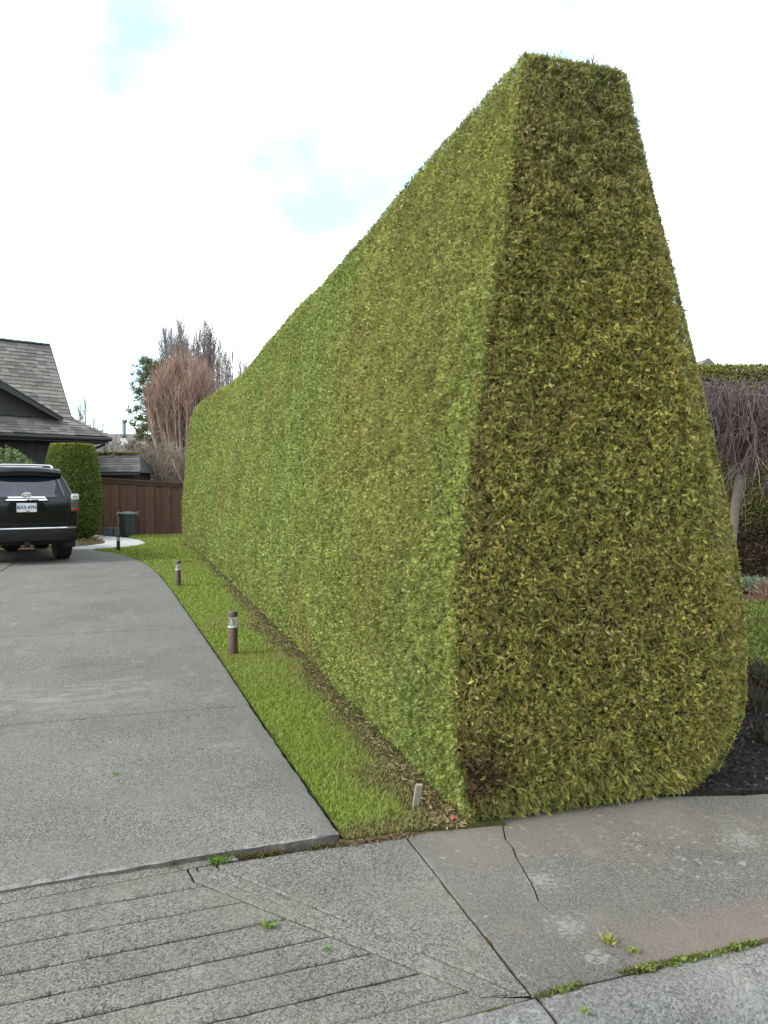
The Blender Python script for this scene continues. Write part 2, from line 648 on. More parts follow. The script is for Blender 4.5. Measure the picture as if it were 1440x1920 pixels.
def meet(a, b, c, d):
    a, b, c, d = [np.asarray(v[:2], float) for v in (a, b, c, d)]
    r, s = b - a, d - c
    t = ((c - a)[0] * s[1] - (c - a)[1] * s[0]) / (r[0] * s[1] - r[1] * s[0])
    return a + r * t


# ------------------------------------------------------------------ ground
ZD = 0.035
terrain = sheet('terrain', [(-600, -600), (600, -600), (600, 900), (-600, 900)], -0.215, M_FIELD)
KA, KB = G(1005, 1868), G(1440, 1763)         # inner line of the kerb, right of the joint
KL = G(180, 1917 + 130)                       # its continuation in front of the driveway
KL0 = KA[:2] + (KA[:2] - G(610, 1970)[:2]) * -1.0
kd = (KB - KA)[:2] / np.linalg.norm((KB - KA)[:2])
kl = (KA[:2] - G(600, 1975)[:2]); kl = kl / np.linalg.norm(kl)
kleft = KA[:2] - kl * 7.0
kright = KA[:2] + kd * 14.0
sheet('yard', [tuple(kleft + np.array([0, 0.25])), tuple(KA[:2] + np.array([0, 0.25])), tuple(kright + np.array([0, 0.25])), (26, 70), (-26, 70), (-26, 5)], -0.02, M_SOIL, thick=0.15)
sheet('road', [tuple(kleft + np.array([0, -9])), tuple(kright + np.array([0, -9])), tuple(kright), tuple(KA[:2]), tuple(kleft)], -0.165, M_ASPHALT, thick=0.03)

# driveway slabs
EDGE_PX = [(640, 1563), (560, 1450), (473, 1332), (413, 1230), (373, 1181), (340, 1132), (323, 1106), (300, 1076), (277, 1057), (253, 1046), (214, 1035.5), (175, 1031), (136, 1029.5)]
EDGE = [G(x, y, ZD)[:2] for x, y in EDGE_PX]


def spline(pts, k=5):
    p = [np.asarray(q, float) for q in pts]
    out = []
    for i in range(len(p) - 1):
        a, b, c, d = p[max(i - 1, 0)], p[i], p[i + 1], p[min(i + 2, len(p) - 1)]
        for j in range(k):
            t = j / k
            out.append(0.5 * (2 * b + (c - a) * t + (2 * a - 5 * b + 4 * c - d) * t * t + (3 * b - a - 3 * c + d) * t ** 3))
    out.append(p[-1])
    return out


def relax(pts, it=2):
    p = np.array(pts)
    for _ in range(it):
        p[1:-1] = p[1:-1] * 0.5 + (p[:-2] + p[2:]) * 0.25
    return [q for q in p]


EDGE = [EDGE[0]] + relax(EDGE[1:], 1)
SP = 5
EDGEF = spline(EDGE, SP)
XL = -7.0
front_l = xat(G(0, 1669, ZD), G(400, 1599, ZD), XL)
front_m = G(400, 1599, ZD)[:2]
j1l = xat(G(0, 1372, ZD), G(473, 1334, ZD), XL)
j2l = xat(G(0, 1262, ZD), G(413, 1240, ZD), XL)
j3l = xat(G(0, 1198, ZD), G(373, 1181, ZD), XL)
j4l = xat(G(0, 1115, ZD), G(323, 1106, ZD), XL)
endl = np.array([XL, 19.6])
XJ = -2.22
driveway = sheet('driveway', [tuple(front_l + np.array([0, 0.12])), tuple(front_m + np.array([0, 0.1])), tuple(EDGE[0] + np.array([-0.06, 0.1]))] + [tuple(e + np.array([-0.05, 0])) for e in EDGEF[2:]] + [tuple(endl)], 0.012, M_JOINT, thick=0.04)
rows = [
    (front_l, [front_m] + EDGEF[0:2 * SP + 1], j1l),
    (j1l, EDGEF[2 * SP:3 * SP + 1], j2l),
    (j2l, EDGEF[3 * SP:4 * SP + 1], j3l),
    (j3l, EDGEF[4 * SP:6 * SP + 1], j4l),
    (j4l, EDGEF[6 * SP:], endl),
]


def cut_x(poly, x0, keep_right):
    out = []
    n = len(poly)
    for i in range(n):
        a, b = poly[i], poly[(i + 1) % n]
        ia = (a[0] >= x0) == keep_right
        ib = (b[0] >= x0) == keep_right
        if ia: out.append(a)
        if ia != ib:
            out.append(xat(np.asarray(a), np.asarray(b), x0))
    return out


for ri, (la, mids, lb) in enumerate(rows):
    poly = [np.asarray(la)] + [np.asarray(m) for m in mids] + [np.asarray(lb)]
    for side in (True, False):
        pc = cut_x(poly, XJ, side)
        slab('slab', pc, ZD - (0.002 if ri in (2,) else 0), 0.10 if ri == 0 else 0.03, M_DRIVE, driveway,
             gap=0.005 if ri in (1, 2, 3) else 0.008, cham=0.007, jit=0.0025 if ri == 0 else 0.0012)
# smooth trowelled band down the lawn side of the driveway
band_o = EDGEF[:8 * SP]
bo = np.array([b[:2] for b in band_o])
bdir = unit(np.gradient(bo, axis=0))
bnl = np.stack([-bdir[:, 1], bdir[:, 0]], 1)
outer, inner = bo + bnl * 0.022, bo + bnl * 0.10
slab('edge_band', list(outer) + list(inner[::-1]), ZD + 0.002, 0.0015, M_BAND, driveway, gap=0.002, cham=0.001, jit=0.003, res=0.12)

ff = [(xat(G(0, 1681), G(400, 1617), -3.2), 0.030), (G(0, 1681)[:2], 0.028), (G(150, 1657)[:2], 0.022), (G(300, 1634)[:2], 0.013), (G(400, 1617)[:2], 0.008), (G(520, 1600)[:2], 0.003)]
fv, ffs = [], []
fn = np.array([0.02, -0.06])
for p_, h_ in ff:
    q_ = p_ + np.array([0.0, 0.035])
    fv += [(q_[0], q_[1], h_), (p_[0], p_[1] - 0.012, h_ * 0.75), (p_[0] + fn[0] * h_ / 0.03, p_[1] + fn[1] * h_ / 0.03, 0.0015), (q_[0], q_[1], -0.01)]
for i in range(len(ff) - 1):
    for j in range(4):
        ffs.append((i * 4 + j, i * 4 + (j + 1) % 4, (i + 1) * 4 + (j + 1) % 4, (i + 1) * 4 + j))
ffs += [(0, 1, 2, 3), tuple(range(len(ff) * 4 - 4, len(ff) * 4))]
MB().add(fv, ffs).build('mortar_fillet', M_APRON, driveway)

# pavement: base, apron strips, wing, panels either side of the crack
S1a, S1b = G(760, 1566), G(1000, 1869)         # the open joint
back = [G(-60, 1689), G(400, 1617), G(640, 1583), G(760, 1566)]
back_r = [G(880, 1512), G(1060, 1494), G(1250, 1492), G(1440, 1487)]
bl = xat(G(0, 1681), G(400, 1617), XL)
sidewalk = sheet('sidewalk', [tuple(kleft + np.array([0, 0.02])), tuple(KA[:2]), tuple(kright), tuple(kright + np.array([0.3, 1.9])), tuple(back_r[-1][:2] + np.array([0, -0.01])), tuple(back_r[0][:2] + np.array([0, -0.01])), tuple(G(856, 1549)[:2]), tuple(back[2][:2]), tuple(bl)], -0.013, M_JOINT, thick=0.05)
score = [((0, 1681), (365, 1624)), ((0, 1730), (385, 1660)), ((0, 1775), (455, 1690)), ((0, 1835), (530, 1723)), ((0, 1893), (610, 1756)), ((180, 1917), (695, 1786)), ((470, 1914), (790, 1822)), ((690, 1908), (880, 1858))]
E1, E2 = G(365, 1652)[:2], G(905, 1868)[:2]
D1, D2 = G(372, 1633)[:2], G(955, 1864)[:2]
F1, F2 = G(410, 1627)[:2], G(972, 1861)[:2]
lines = [(G(*b)[:2] - kl * 6.0, G(*b)[:2]) for a, b in score]
for k in range(len(lines) - 1):
    a, b = lines[k], lines[k + 1]
    ar = meet(a[0], a[1], E1, E2) if k else G(352, 1646)[:2]
    br = meet(b[0], b[1], E1, E2)
    if k == 0:
        poly = [xat(a[0], a[1], XL), G(352, 1627)[:2], E1, br, xat(b[0], b[1], XL)]
    else:
        poly = [xat(a[0], a[1], XL), ar, br, xat(b[0], b[1], XL)]
    slab('slab', poly, 0.0, 0.05, M_APRON, sidewalk, gap=0.0048, cham=0.005, jit=0.0014, res=0.06)
last = lines[-1]
slab('slab', [xat(last[0], last[1], XL), meet(last[0], last[1], E1, E2), E2, D2, F2, S1b[:2], KA[:2] - kl * 0.006, kleft], 0.0, 0.05, M_APRON, sidewalk, gap=0.002, cham=0.003)
slab('slab', [G(352, 1627)[:2], G(368, 1624.5)[:2], D1, D2, E2, E1], 0.0, 0.05, M_APRON, sidewalk, gap=0.0025, cham=0.003)
slab('slab', [G(368, 1624.5)[:2], G(405, 1619)[:2], F1, F2, D2, D1], -0.001, 0.05, M_APRON, sidewalk, gap=0.003, cham=0.004)
slab('slab', [G(405, 1619)[:2], back[2][:2], S1a[:2], S1b[:2], F2, F1], 0.0, 0.05, M_APRON, sidewalk, gap=0.004, cham=0.006, jit=0.0018)
crack_px = [(936, 1508), (941, 1540), (948, 1572), (962, 1588), (968, 1606), (979, 1624), (987, 1640), (996, 1654), (1004, 1670), (1010, 1688), (1030, 1706), (1050, 1720), (1075, 1738), (1100, 1755), (1128, 1772), (1152, 1790), (1172, 1806), (1186, 1822)]
crack = [G(x, y)[:2] for x, y in crack_px]
J2t, J2b = G(1392, 1490)[:2], G(1392, 1490)[:2] + (S1b - S1a)[:2] * 1.02
J2b = meet(J2t, J2b, KA, KB)
kc = meet(crack[-2], crack[-1], KA, KB)
slab('slab', [S1a[:2], G(856, 1549)[:2], back_r[0][:2]] + crack[:-1] + [kc, KA[:2] + kd * 0.01, S1b[:2]], 0.001, 0.05, M_WALK, sidewalk, gap=0.0028, cham=0.0028, jit=0.0008, res=0.04)
slab('slab', [crack[0], back_r[1][:2], back_r[2][:2], J2t, J2b, kc] + crack[:-1][::-1][:-1], -0.002, 0.05, M_WALK, sidewalk, gap=0.0028, cham=0.0028, jit=0.0008, res=0.04)
slab('slab', [J2t, back_r[3][:2], kright + np.array([0.3, 1.85]), kright + np.array([0, 0.02]), J2b], 0.0, 0.05, M_WALK, sidewalk, gap=0.004, cham=0.005)
# narrow tooled edges beside the open joint
for sgn, o1, o2 in ((-1, 0.055, 0.060), (1, 0.075, 0.079)):
    dr = unit((S1b - S1a)[:2][None])[0]
    nr = np.array([dr[1], -dr[0]]) * -sgn
    pa, pb = S1a[:2] + nr * o1 + dr * 0.05, S1b[:2] + nr * o1 - dr * 0.35


# kerb, rolled profile, in two lengths
def kerb(name, a, b, drop, parent):
    d = unit((b - a)[None])[0]
    nrm = np.array([d[1], -d[0]])          # towards the road
    prof = [(0.001, -0.12), (0.001, -0.006), (0.005, -0.001), (0.05, 0.002), (0.10, -0.004), (0.14, -0.020), (0.175, -0.048 - drop), (0.21, -0.085 - drop), (0.26, -0.118), (0.33, -0.135), (0.50, -0.150), (0.50, -0.25), (0.001, -0.25)]
    ln = np.linalg.norm(b - a)
    k = max(2, int(ln / 0.12))
    m = len(prof)
    vs, fs = [], []
    for i in range(k + 1):
        c = a + d * ln * i / k
        for (t, z) in prof:
            w = random.gauss(0, 0.0018)
            vs.append((c[0] + nrm[0] * (t + w), c[1] + nrm[1] * (t + w), z + random.gauss(0, 0.0012)))
    for i in range(k):
        for j in range(m):
            fs.append((i * m + j, i * m + (j + 1) % m, (i + 1) * m + (j + 1) % m, (i + 1) * m + j))
    fs.append(tuple(range(m)))
    fs.append(tuple(reversed(range(k * m, k * m + m))))
    return MB().add(vs, fs).build(name, M_KERB, parent, smooth=True)


kerb_root = bpy.data.objects.new('kerb', None)
COL.objects.link(kerb_root)
kerb_root['kind'] = 'structure'
jd = unit((S1b - S1a)[:2][None])[0]
kerb('kerb_stone', KA[:2] + kd * 0.008, kright, 0.0, kerb_root)
kerb('kerb_stone', kleft, KA[:2] - kl * 0.008, 0.02, kerb_root)

# ------------------------------------------------------------------ hedge
HX0, HX1, HY0, HY1 = 1.215, 2.85, 2.89, 22.3


def taper(z, full, z0=1.05, top=3.45, p=1.12):
    return full * np.clip((z - z0) / (top - z0), 0, 1.4) ** p


def foot(z, amt=0.09, h=0.42):
    return amt * np.clip(1 - z / h, 0, 1) ** 1.6


def far_blend(y):
    return np.clip((y - 15.0) / 5.5, 0, 1)


def top_z(x, y):
    P = np.stack([x, y, np.zeros_like(x)], 1)
    w = 0.05 * (fbm(P, 0.7, 3) - 0.5) + 0.05 * np.sin(y * 0.9)* np.clip((y - 8) / 8, 0, 1)
    return 3.375 + w + 0.22 * far_blend(y) - 0.06 * np.clip((x - 2.05) / 0.3, 0, 1) ** 2 - 1.5 * np.clip((y - 18.0) / 4.3, 0, 1) ** 2.3


def left_x(y, z):
    fb = far_blend(y)
    P = np.stack([np.zeros_like(y), y, z], 1)
    bulge = 0.07 * (fbm(P, 0.45, 5) - 0.5) * np.clip((y - 3.2) / 2, 0.2, 1)
    rnd = 0.75 * np.clip((y - 19.8) / 2.5, 0, 1) ** 2.3
    return HX0 + taper(z, 0.46) * (1 - 0.55 * fb) + foot(z) - 0.15 * fb + bulge + rnd


def right_x(y, z):
    return HX1 - taper(z, 0.58, 0.65, 3.45, 1.18) - foot(z, 0.20, 0.38)


def end_y(u, z):
    c = 0.18 * np.clip((u - 0.76) / 0.24, 0, 1) ** 2.4 + 0.05 * np.clip((0.06 - u) / 0.06, 0, 1) ** 2
    P = np.stack([u * 1.4, np.zeros_like(u), z], 1)
    return HY0 + taper(z, 0.25) + foot(z, 0.06) + c + 0.05 * (fbm(P, 1.3, 9) - 0.5)


# sampled frames: place, outward normal
def hedge_left(n, y0, y1):
    y = rng.uniform(y0, y1, n)
    z = 3.62 * rng.uniform(0.012, 1.0, n)
    x = left_x(y, z)
    tz = top_z(x, y)
    ok = z < tz
    y, z, x = y[ok], z[ok], x[ok]
    nz_ = np.where(z > 1.05, 0.19, np.where(z < 0.35, -0.25, 0.0))
    N = unit(np.stack([-np.ones_like(y), -0.02 * np.ones_like(y) + 0.6 * np.clip((y - 20.3) / 2, 0, 1), nz_], 1))
    return np.stack([x, y, z], 1), N


def hedge_end(n):
    u = rng.uniform(0, 1, n)
    z = rng.uniform(0.008, 3.5, n)
    yy = end_y(u, z)
    x = left_x(yy, z) * (1 - u) + right_x(yy, z) * u
    ok = z < top_z(x, yy)
    u, z, yy, x = u[ok], z[ok], yy[ok], x[ok]
    nx = 0.9 * np.clip((u - 0.74) / 0.26, 0, 1) ** 1.5 - 0.5 * np.clip((0.05 - u) / 0.05, 0, 1)
    N = unit(np.stack([nx, -np.ones_like(u), np.where(z > 1.05, 0.10, np.where(z < 0.4, -0.2, 0))], 1))
    return np.stack([x, yy, z], 1), N, u


def hedge_top(n, y0, y1):
    y = rng.uniform(y0, y1, n)
    u = rng.uniform(0, 0.86, n)
    z0 = np.full(n, 3.4)
    y = np.maximum(y, HY0 + 0.26)
    x = left_x(y, z0) * (1 - u) + right_x(y, z0) * u
    return np.stack([x, y, top_z(x, y)], 1), np.tile([0, 0, 1.0], (n, 1))


def hedge_right(n):
    y = HY0 + 0.16 + (HY1 - HY0 - 0.16) * rng.uniform(0, 1, n) ** 2.6
    z = rng.uniform(0.05, 3.4, n)
    y = np.maximum(y, HY0 + 0.16 + taper(z, 0.25))
    return np.stack([right_x(y, z), y, z], 1), np.tile(unit(np.array([[1.0, 0, 0.19]])), (n, 1))


def tpl(kind):
    if kind == 'near':      # curved spray with side lobes: along, across, lift
        v = [(0, -.35, 0), (0, .35, 0), (.38, -.55, .10), (.38, .55, .10), (.72, -.38, .36), (.72, .38, .36), (1.0, 0, .78),
             (.16, -.3, .02), (.34, -.45, .08), (.50, -1.55, .30),
             (.24, .3, .04), (.42, .45, .12), (.62, 1.5, .30),
             (.50, -.4, .16), (.66, -.35, .28), (.86, -1.2, .52)]
        f = [(0, 1, 3), (0, 3, 2), (2, 3, 5), (2, 5, 4), (4, 5, 6), (7, 8, 9), (10, 12, 11), (13, 14, 15)]
    elif kind == 'fern':    # thin forked cedar spray
        v = [(0, -.5, 0), (0, .5, 0), (1.0, -.5, .55), (1.0, .5, .55),
             (.10, 0, .02), (.34, .3, .08), (.58, 3.4, .22),
             (.18, 0, .04), (.44, -.3, .12), (.70, -3.4, .30),
             (.42, .3, .14), (.68, .3, .30), (.92, 2.8, .50)]
        f = [(0, 1, 3), (0, 3, 2), (4, 6, 5), (7, 8, 9), (10, 12, 11)]
    elif kind == 'frond':
        v = [(0, -.5, 0), (0, .5, 0), (1.0, -.5, .55), (1.0, .5, .55), (.12, 0, .02), (.44, .3, .10), (.66, 3.4, .28), (.30, 0, .08), (.60, -.3, .22), (.85, -3.2, .42)]
        f = [(0, 1, 3), (0, 3, 2), (4, 6, 5), (7, 8, 9)]
    elif kind == 'mid':
        v = [(0, 0, 0), (.5, -.7, .18), (.5, .7, .18), (1, 0, .6), (.25, .3, .1), (.7, 1.8, .35), (.55, .4, .2)]
        f = [(0, 2, 1), (1, 2, 3), (4, 5, 6)]
    elif kind == 'far':
        v = [(0, 0, 0), (.5, -.8, .2), (.5, .8, .2), (1, 0, .5)]
        f = [(0, 2, 1), (1, 2, 3)]
    elif kind == 'leaf':
        v = [(0, 0, 0), (.35, -.5, .12), (.35, .5, .12), (.4, 0, .0), (1, 0, -.1)]
        f = [(0, 3, 1), (0, 2, 3), (1, 3, 4), (3, 2, 4)]
    return np.array(v, float), np.array(f)


def frame(N, out=0.6, spread=1.0, up=0.0, side_bias=None):
    n = len(N)
    r = rng.normal(0, 1, (n, 3))
    r -= N * np.sum(r * N, 1, keepdims=True)
    r = unit(r) * spread
    T = unit(N * out + r + np.array([0, 0, up]))
    if side_bias is not None:
        T = unit(T + side_bias)
    q = rng.normal(0, 1, (n, 3))
    S = unit(np.cross(T, q))
    K = np.cross(S, T)
    return T, S, K


def spray(P, T, S, K, Ln, Wd, curl, kind, col, tipgain=0.0):
    v, f = tpl(kind)
    n, k = len(P), len(v)
    V = (P[:, None] + T[:, None] * (Ln[:, None, None] * v[None, :, 0:1]) + S[:, None] * (Wd[:, None, None] * v[None, :, 1:2])
         + K[:, None] * ((Ln * curl)[:, None, None] * v[None, :, 2:3])).reshape(-1, 3)
    F = (f[None] + (np.arange(n) * k)[:, None, None]).reshape(-1, 3)
    C = np.repeat(col[:, None, :], k, 1) * (1 + tipgain * (v[None, :, 0:1] - 0.5))
    return V, F, C.reshape(-1, 3)


def join(parts):
    vs, fs, cs = [], [], []
    b = 0
    for V, F, C in parts:
        vs.append(V); fs.append(F + b); cs.append(C)
        b += len(V)
    return np.concatenate(vs), np.concatenate(fs), np.concatenate(cs)


def pal(cols, wts, n):
    cols = np.array(cols)
    return cols[rng.choice(len(cols), n, p=np.array(wts) / sum(wts))]


def mixc(a, b, t):
    return a * (1 - t[:, None]) + np.asarray(b) * t[:, None]


def left_col(P, var=0.55):
    n = len(P)
    c = pal([(0.235, 0.285, 0.070), (0.165, 0.215, 0.052), (0.330, 0.365, 0.120), (0.280, 0.280, 0.075), (0.245, 0.165, 0.075)], [5, 4.5, 4, 2.0, 0.5], n)
    yel = np.clip((fbm(P * [1, 1, 0.55], 0.8, 21) - 0.50) * 5, 0, 1)
    c = mixc(c, (0.30, 0.275, 0.085), yel * 0.42)
    blue = np.clip((fbm(P * [1, 1, 0.6], 0.55, 33) - 0.52) * 6, 0, 1)
    c = mixc(c, (0.165, 0.24, 0.085), blue * 0.15)
    blot = np.clip((fbm(P, 5.0, 43) - 0.5) * 3, -0.5, 0.5)
    c = c * (1 + 0.2 * blot)[:, None]
    brown = np.clip((fbm(P * [1, 1, 0.5], 1.5, 41) - 0.64) * 7, 0, 1) * (rng.uniform(0, 1, n) < 0.5)
    c = mixc(c, (0.20, 0.14, 0.06), brown * 0.7)
    edge = np.clip((3.35 - P[:, 1] + 0.1 * P[:, 2]) / 0.5, 0, 1)
    c = mixc(c, (0.26, 0.27, 0.05), edge * 0.12)
    return 1.12 * c * rng.uniform(1 - var, 1 + var, n)[:, None]


def end_col(P, u):
    n = len(P)
    c = pal([(0.300, 0.275, 0.068), (0.225, 0.215, 0.056), (0.415, 0.365, 0.125), (0.215, 0.235, 0.060), (0.320, 0.220, 0.095), (0.135, 0.108, 0.050)], [5, 4, 3, 2.5, 1.3, 1.0], n)
    g = np.clip((fbm(P, 1.4, 51) - 0.5) * 5, 0, 1)
    c = mixc(c, (0.20, 0.235, 0.06), g * 0.3)
    low = np.clip((0.8 - P[:, 2]) / 0.8, 0, 1) * np.clip((fbm(P, 2.0, 52) - 0.38) * 4, 0, 1)
    c = mixc(c, (0.24, 0.265, 0.065), low * 0.5)
    br = np.clip((fbm(P, 2.4, 61) - 0.58) * 6, 0, 1) * (rng.uniform(0, 1, n) < 0.6)
    c = mixc(c, (0.27, 0.18, 0.085), br * 0.28)
    # end sprays blend to a darker grey green towards the top
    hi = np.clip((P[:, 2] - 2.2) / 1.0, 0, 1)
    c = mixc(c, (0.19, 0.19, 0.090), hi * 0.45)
    # browned strip along the shorn corner and a dead patch low on it
    strip = np.clip(1 - np.abs(u - 0.035) / 0.06, 0, 1) * np.clip((fbm(P, 2.2, 77) - 0.25) * 3, 0, 1)
    c = mixc(c, (0.12, 0.08, 0.045), strip * 0.5)
    dead = np.exp(-(((P[:, 0] - 1.38) / 0.13) ** 2 + ((P[:, 2] - 0.20) / 0.13) ** 2)) * (rng.uniform(0, 1, n) < 0.85)
    c = mixc(c, (0.105, 0.045, 0.034), dead * 0.95)
    return 1.28 * c * rng.uniform(0.45, 1.55, n)[:, None]


hedge = thing('tall_hedge', 'tall tapered cedar hedge with flat shorn sides running beside the driveway', 'hedge', (2.0, HY0 + 1, 0))
HO = (2.0, HY0 + 1, 0.0)
# solid inside of twigs
ys = np.concatenate([np.linspace(HY0 + 0.12, 4.5, 6), np.linspace(5.2, 20, 22), np.linspace(20.4, HY1 - 0.2, 6)])
zs = np.concatenate([np.linspace(0.02, 0.4, 4), np.linspace(0.7, 3.2, 9)])
ring_v, rows_n = [], len(zs)
vs = []
for y in ys:
    ya = np.full(len(zs), y)
    ye = ya + (taper(zs, 0.25) + foot(zs, 0.06) if y < 3.6 else 0) * np.clip((3.6 - y) / 0.5, 0, 1)
    lx = left_x(ye, zs) + 0.055
    rx = right_x(ye, zs) - 0.055- 0.05 * np.clip((HY0 + 0.30 - y) / 0.15, 0, 1)
    zz = np.minimum(zs, top_z(lx, ye) - 0.06)
    for i in range(len(zs)): vs.append((lx[i], ye[i], zz[i]))
    tzv = top_z(lx, ye) - 0.06
    vs.append((lx[-1] + 0.02, ye[-1], min(tzv[-1], 3.34 + (tzv[-1] - 3.34))))
    vs.append((rx[-1] - 0.02, ye[-1], min(tzv[-1], 3.36)))
    for i in reversed(range(len(zs))): vs.append((rx[i], ye[i], min(zz[i], tzv[-1])))
m = 2 * len(zs) + 2
fs = []
for i in range(len(ys) - 1):
    for j in range(m):
        fs.append((i * m + j, i * m + (j + 1) % m, (i + 1) * m + (j + 1) % m, (i + 1) * m + j))
fs += [tuple(range(m)), tuple(reversed(range((len(ys) - 1) * m, len(ys) * m)))]
MB().add(vs, fs).build('inner_branches', M_CORE, hedge, off=HO)

parts = []
P, N, U = hedge_end(125000)
n = len(P)
T, S, K = frame(N, 0.55, 1.0, 0.05)
Ln = rng.uniform(0.014, 0.033, n); Wd = rng.uniform(0.0019, 0.0031, n)
dep = 0.026 * np.clip((fbm(P, 16, 201) - 0.42) * 4, 0, 1)
parts.append(spray(P - N * (dep + rng.uniform(-0.008, 0.050, n))[:, None] - T * (Ln * 0.5)[:, None], T, S, K, Ln, Wd, rng.uniform(-0.5, 1.4, n), 'fern', end_col(P, U), 0.3))
# ragged sprays hanging over the pavement and sticking out at the rim
P, N, U = hedge_end(60000)
k = ((P[:, 2] < 0.13) & (rng.uniform(0, 1, len(P)) < 0.45)) | ((P[:, 2] > 3.3) & (U < 0.85) & (rng.uniform(0, 1, len(P)) < 0.10)) | ((U > 0.97) & (rng.uniform(0, 1, len(P)) < 0.04))
P, N, U = P[k], N[k], U[k]
n = len(P)
T, S, K = frame(N, 1.0, 0.7, 0.0)
T = unit(T + np.stack([np.zeros(n), np.zeros(n), np.where(P[:, 2] < 1, -0.55, 0.3)], 1))
Ln = rng.uniform(0.022, 0.055, n); Wd = rng.uniform(0.0025, 0.0045, n)
c = end_col(P, U); c = mixc(c, (0.22, 0.24, 0.065), np.where(P[:, 2] < 1, 0.35, 0.1))
parts.append(spray(P - T * (Ln * 0.45)[:, None], T, S, K, Ln, Wd, rng.uniform(0.0, 1.2, n), 'fern', c, 0.2))
# left face in bands, sprays thinning out with distance
for (y0, y1, dens, l0, l1, w0, w1, kind, deep) in ((2.9, 4.6, 19000, .013, .031, .0019, .0031, 'frond', .042), (4.6, 6.8, 14000, .018, .036, .0048, .0080, 'mid', .045), (6.8, 10.5, 8200, .024, .044, .008, .0125, 'far', .05), (10.5, 15.5, 4600, .034, .058, .012, .0195, 'far', .055), (15.5, HY1, 2900, .043, .070, .015, .025, 'far', .06)):
    n0 = int((y1 - y0) * 3.6 * dens)
    P, N = hedge_left(n0, y0, y1)
    ok = P[:, 1] > HY0 + taper(P[:, 2], 0.25) + 0.0
    P, N = P[ok], N[ok]
    n = len(P)
    T, S, K = frame(N, 0.75, 1.0, 0.25)
    Ln = rng.uniform(l0, l1, n); Wd = rng.uniform(w0, w1, n)
    dep = 0.022 * np.clip((fbm(P, 19, 203) - 0.42) * 4, 0, 1)
    parts.append(spray(P - N * (dep + rng.uniform(-0.005, deep * 0.8, n))[:, None] - T * (Ln * 0.55)[:, None], T, S, K, Ln, Wd, rng.uniform(-0.2, 1.4, n), kind, left_col(P, 0.55 if y0 < 6 else 0.38 if y0 < 12 else 0.28), 0.45))
for (y0, y1, dens, l0, l1) in ((HY0 + .2, 7, 6500, .022, .045), (7, 13, 2600, .035, .065), (13, HY1, 1200, .05, .09)):
    n0 = int((y1 - y0) * 0.6 * dens)
    P, N = hedge_top(n0, y0, y1)
    T, S, K = frame(N, 1.0, 0.8, 0.0)
    Ln = rng.uniform(l0, l1, n0); Wd = Ln * 0.2
    parts.append(spray(P - T * (Ln * 0.6)[:, None], T, S, K, Ln, Wd, rng.uniform(0, .8, n0), 'mid', left_col(P) * 0.85, 0.2))
P, N = hedge_right(36000)
n = len(P)
T, S, K = frame(N, 0.7, 1.0, 0.1)
Ln = rng.uniform(0.018, 0.04, n) * np.clip(1 + (P[:, 1] - 3.6) * 0.4, 1, 3.0)
parts.append(spray(P - T * (Ln * 0.5)[:, None], T, S, K, Ln, Ln * 0.25, rng.uniform(0, .8, n), 'far', end_col(P, np.full(n, .5))))
V, F, C = join(parts)
np_mesh('foliage', V, F, M_LEAF, hedge, C, off=HO, kind='stuff')

# ------------------------------------------------------------------ lawns
PATH_PX = [(136, 1030), (175, 1030), (230, 1026.5), (258, 1023), (273, 1018.5), (262, 1013), (240, 1009), (215, 1006.8), (190, 1004.5), (160, 1003), (150, 1006), (168, 1008.5), (186, 1012), (200, 1016), (192, 1020), (165, 1023.5), (136, 1025.5)]
PATH = [G(x, y, 0.02)[:2] for x, y in PATH_PX]
fence_l, fence_r = G(150, 1004.5), G(420, 1002.5)
lawn_left = [G(642, 1580)[:2], G(760, 1564)[:2], np.array([1.46, HY0 + 0.0]), np.array([1.5, 6.0]), np.array([1.55, 22.0]), fence_r[:2], G(250, 1004)[:2]] + [PATH[k] + np.array([0.02, 0]) for k in (6, 5, 4, 3, 2, 1)] + [np.asarray(e) + np.array([0.012, 0]) for e in EDGEF[::-1][SP:]]
sheet('lawn', [tuple(p) for p in lawn_left], 0.012, M_TURF, thick=0.03)
right_lawn = [G(1080, 1262)[:2], G(1440, 1268)[:2], G(1700, 1262)[:2], G(1720, 1128)[:2], G(900, 1128)[:2]]
right_lawn = [np.maximum(p, [2.80, 0]) for p in right_lawn]
sheet('lawn', [tuple(p) for p in right_lawn], 0.012, M_TURF, thick=0.03)


def grass(poly, y0, y1, x0, x1, dens, h0, h1, w, colf, lift=0.012):
    n = int((y1 - y0) * (x1 - x0) * dens)
    x, y = rng.uniform(x0, x1, n), rng.uniform(y0, y1, n)
    k = in_poly(x, y, poly)
    x, y = x[k], y[k]
    P = np.stack([x, y, np.full(len(x), lift)], 1)
    c, keep, hs = colf(P)
    P, c, hs = P[keep], c[keep], hs[keep]
    n = len(P)
    h = rng.uniform(h0, h1, n) * hs
    a = rng.uniform(0, 2 * np.pi, n)
    lean = rng.uniform(0.1, 1.0, n)
    b = rng.uniform(0, 2 * np.pi, n)
    D1_ = np.stack([np.cos(a), np.sin(a), np.zeros(n)], 1)
    Ld = np.stack([np.cos(b) * lean, np.sin(b) * lean, np.ones(n)], 1)
    mid = P + Ld * (h * 0.5)[:, None]
    tip = P + Ld * [1.6, 1.6, 1.0] * h[:, None] * 0.9
    V = np.stack([P - D1_ * w / 2, P + D1_ * w / 2, mid + D1_ * w * 0.4, tip, mid - D1_ * w * 0.4], 1).reshape(-1, 3)
    f = np.array([(0, 1, 2), (0, 2, 4), (4, 2, 3)])
    F = (f[None] + (np.arange(n) * 5)[:, None, None]).reshape(-1, 3)
    C = np.repeat(c, 5, 0)
    return V, F, C


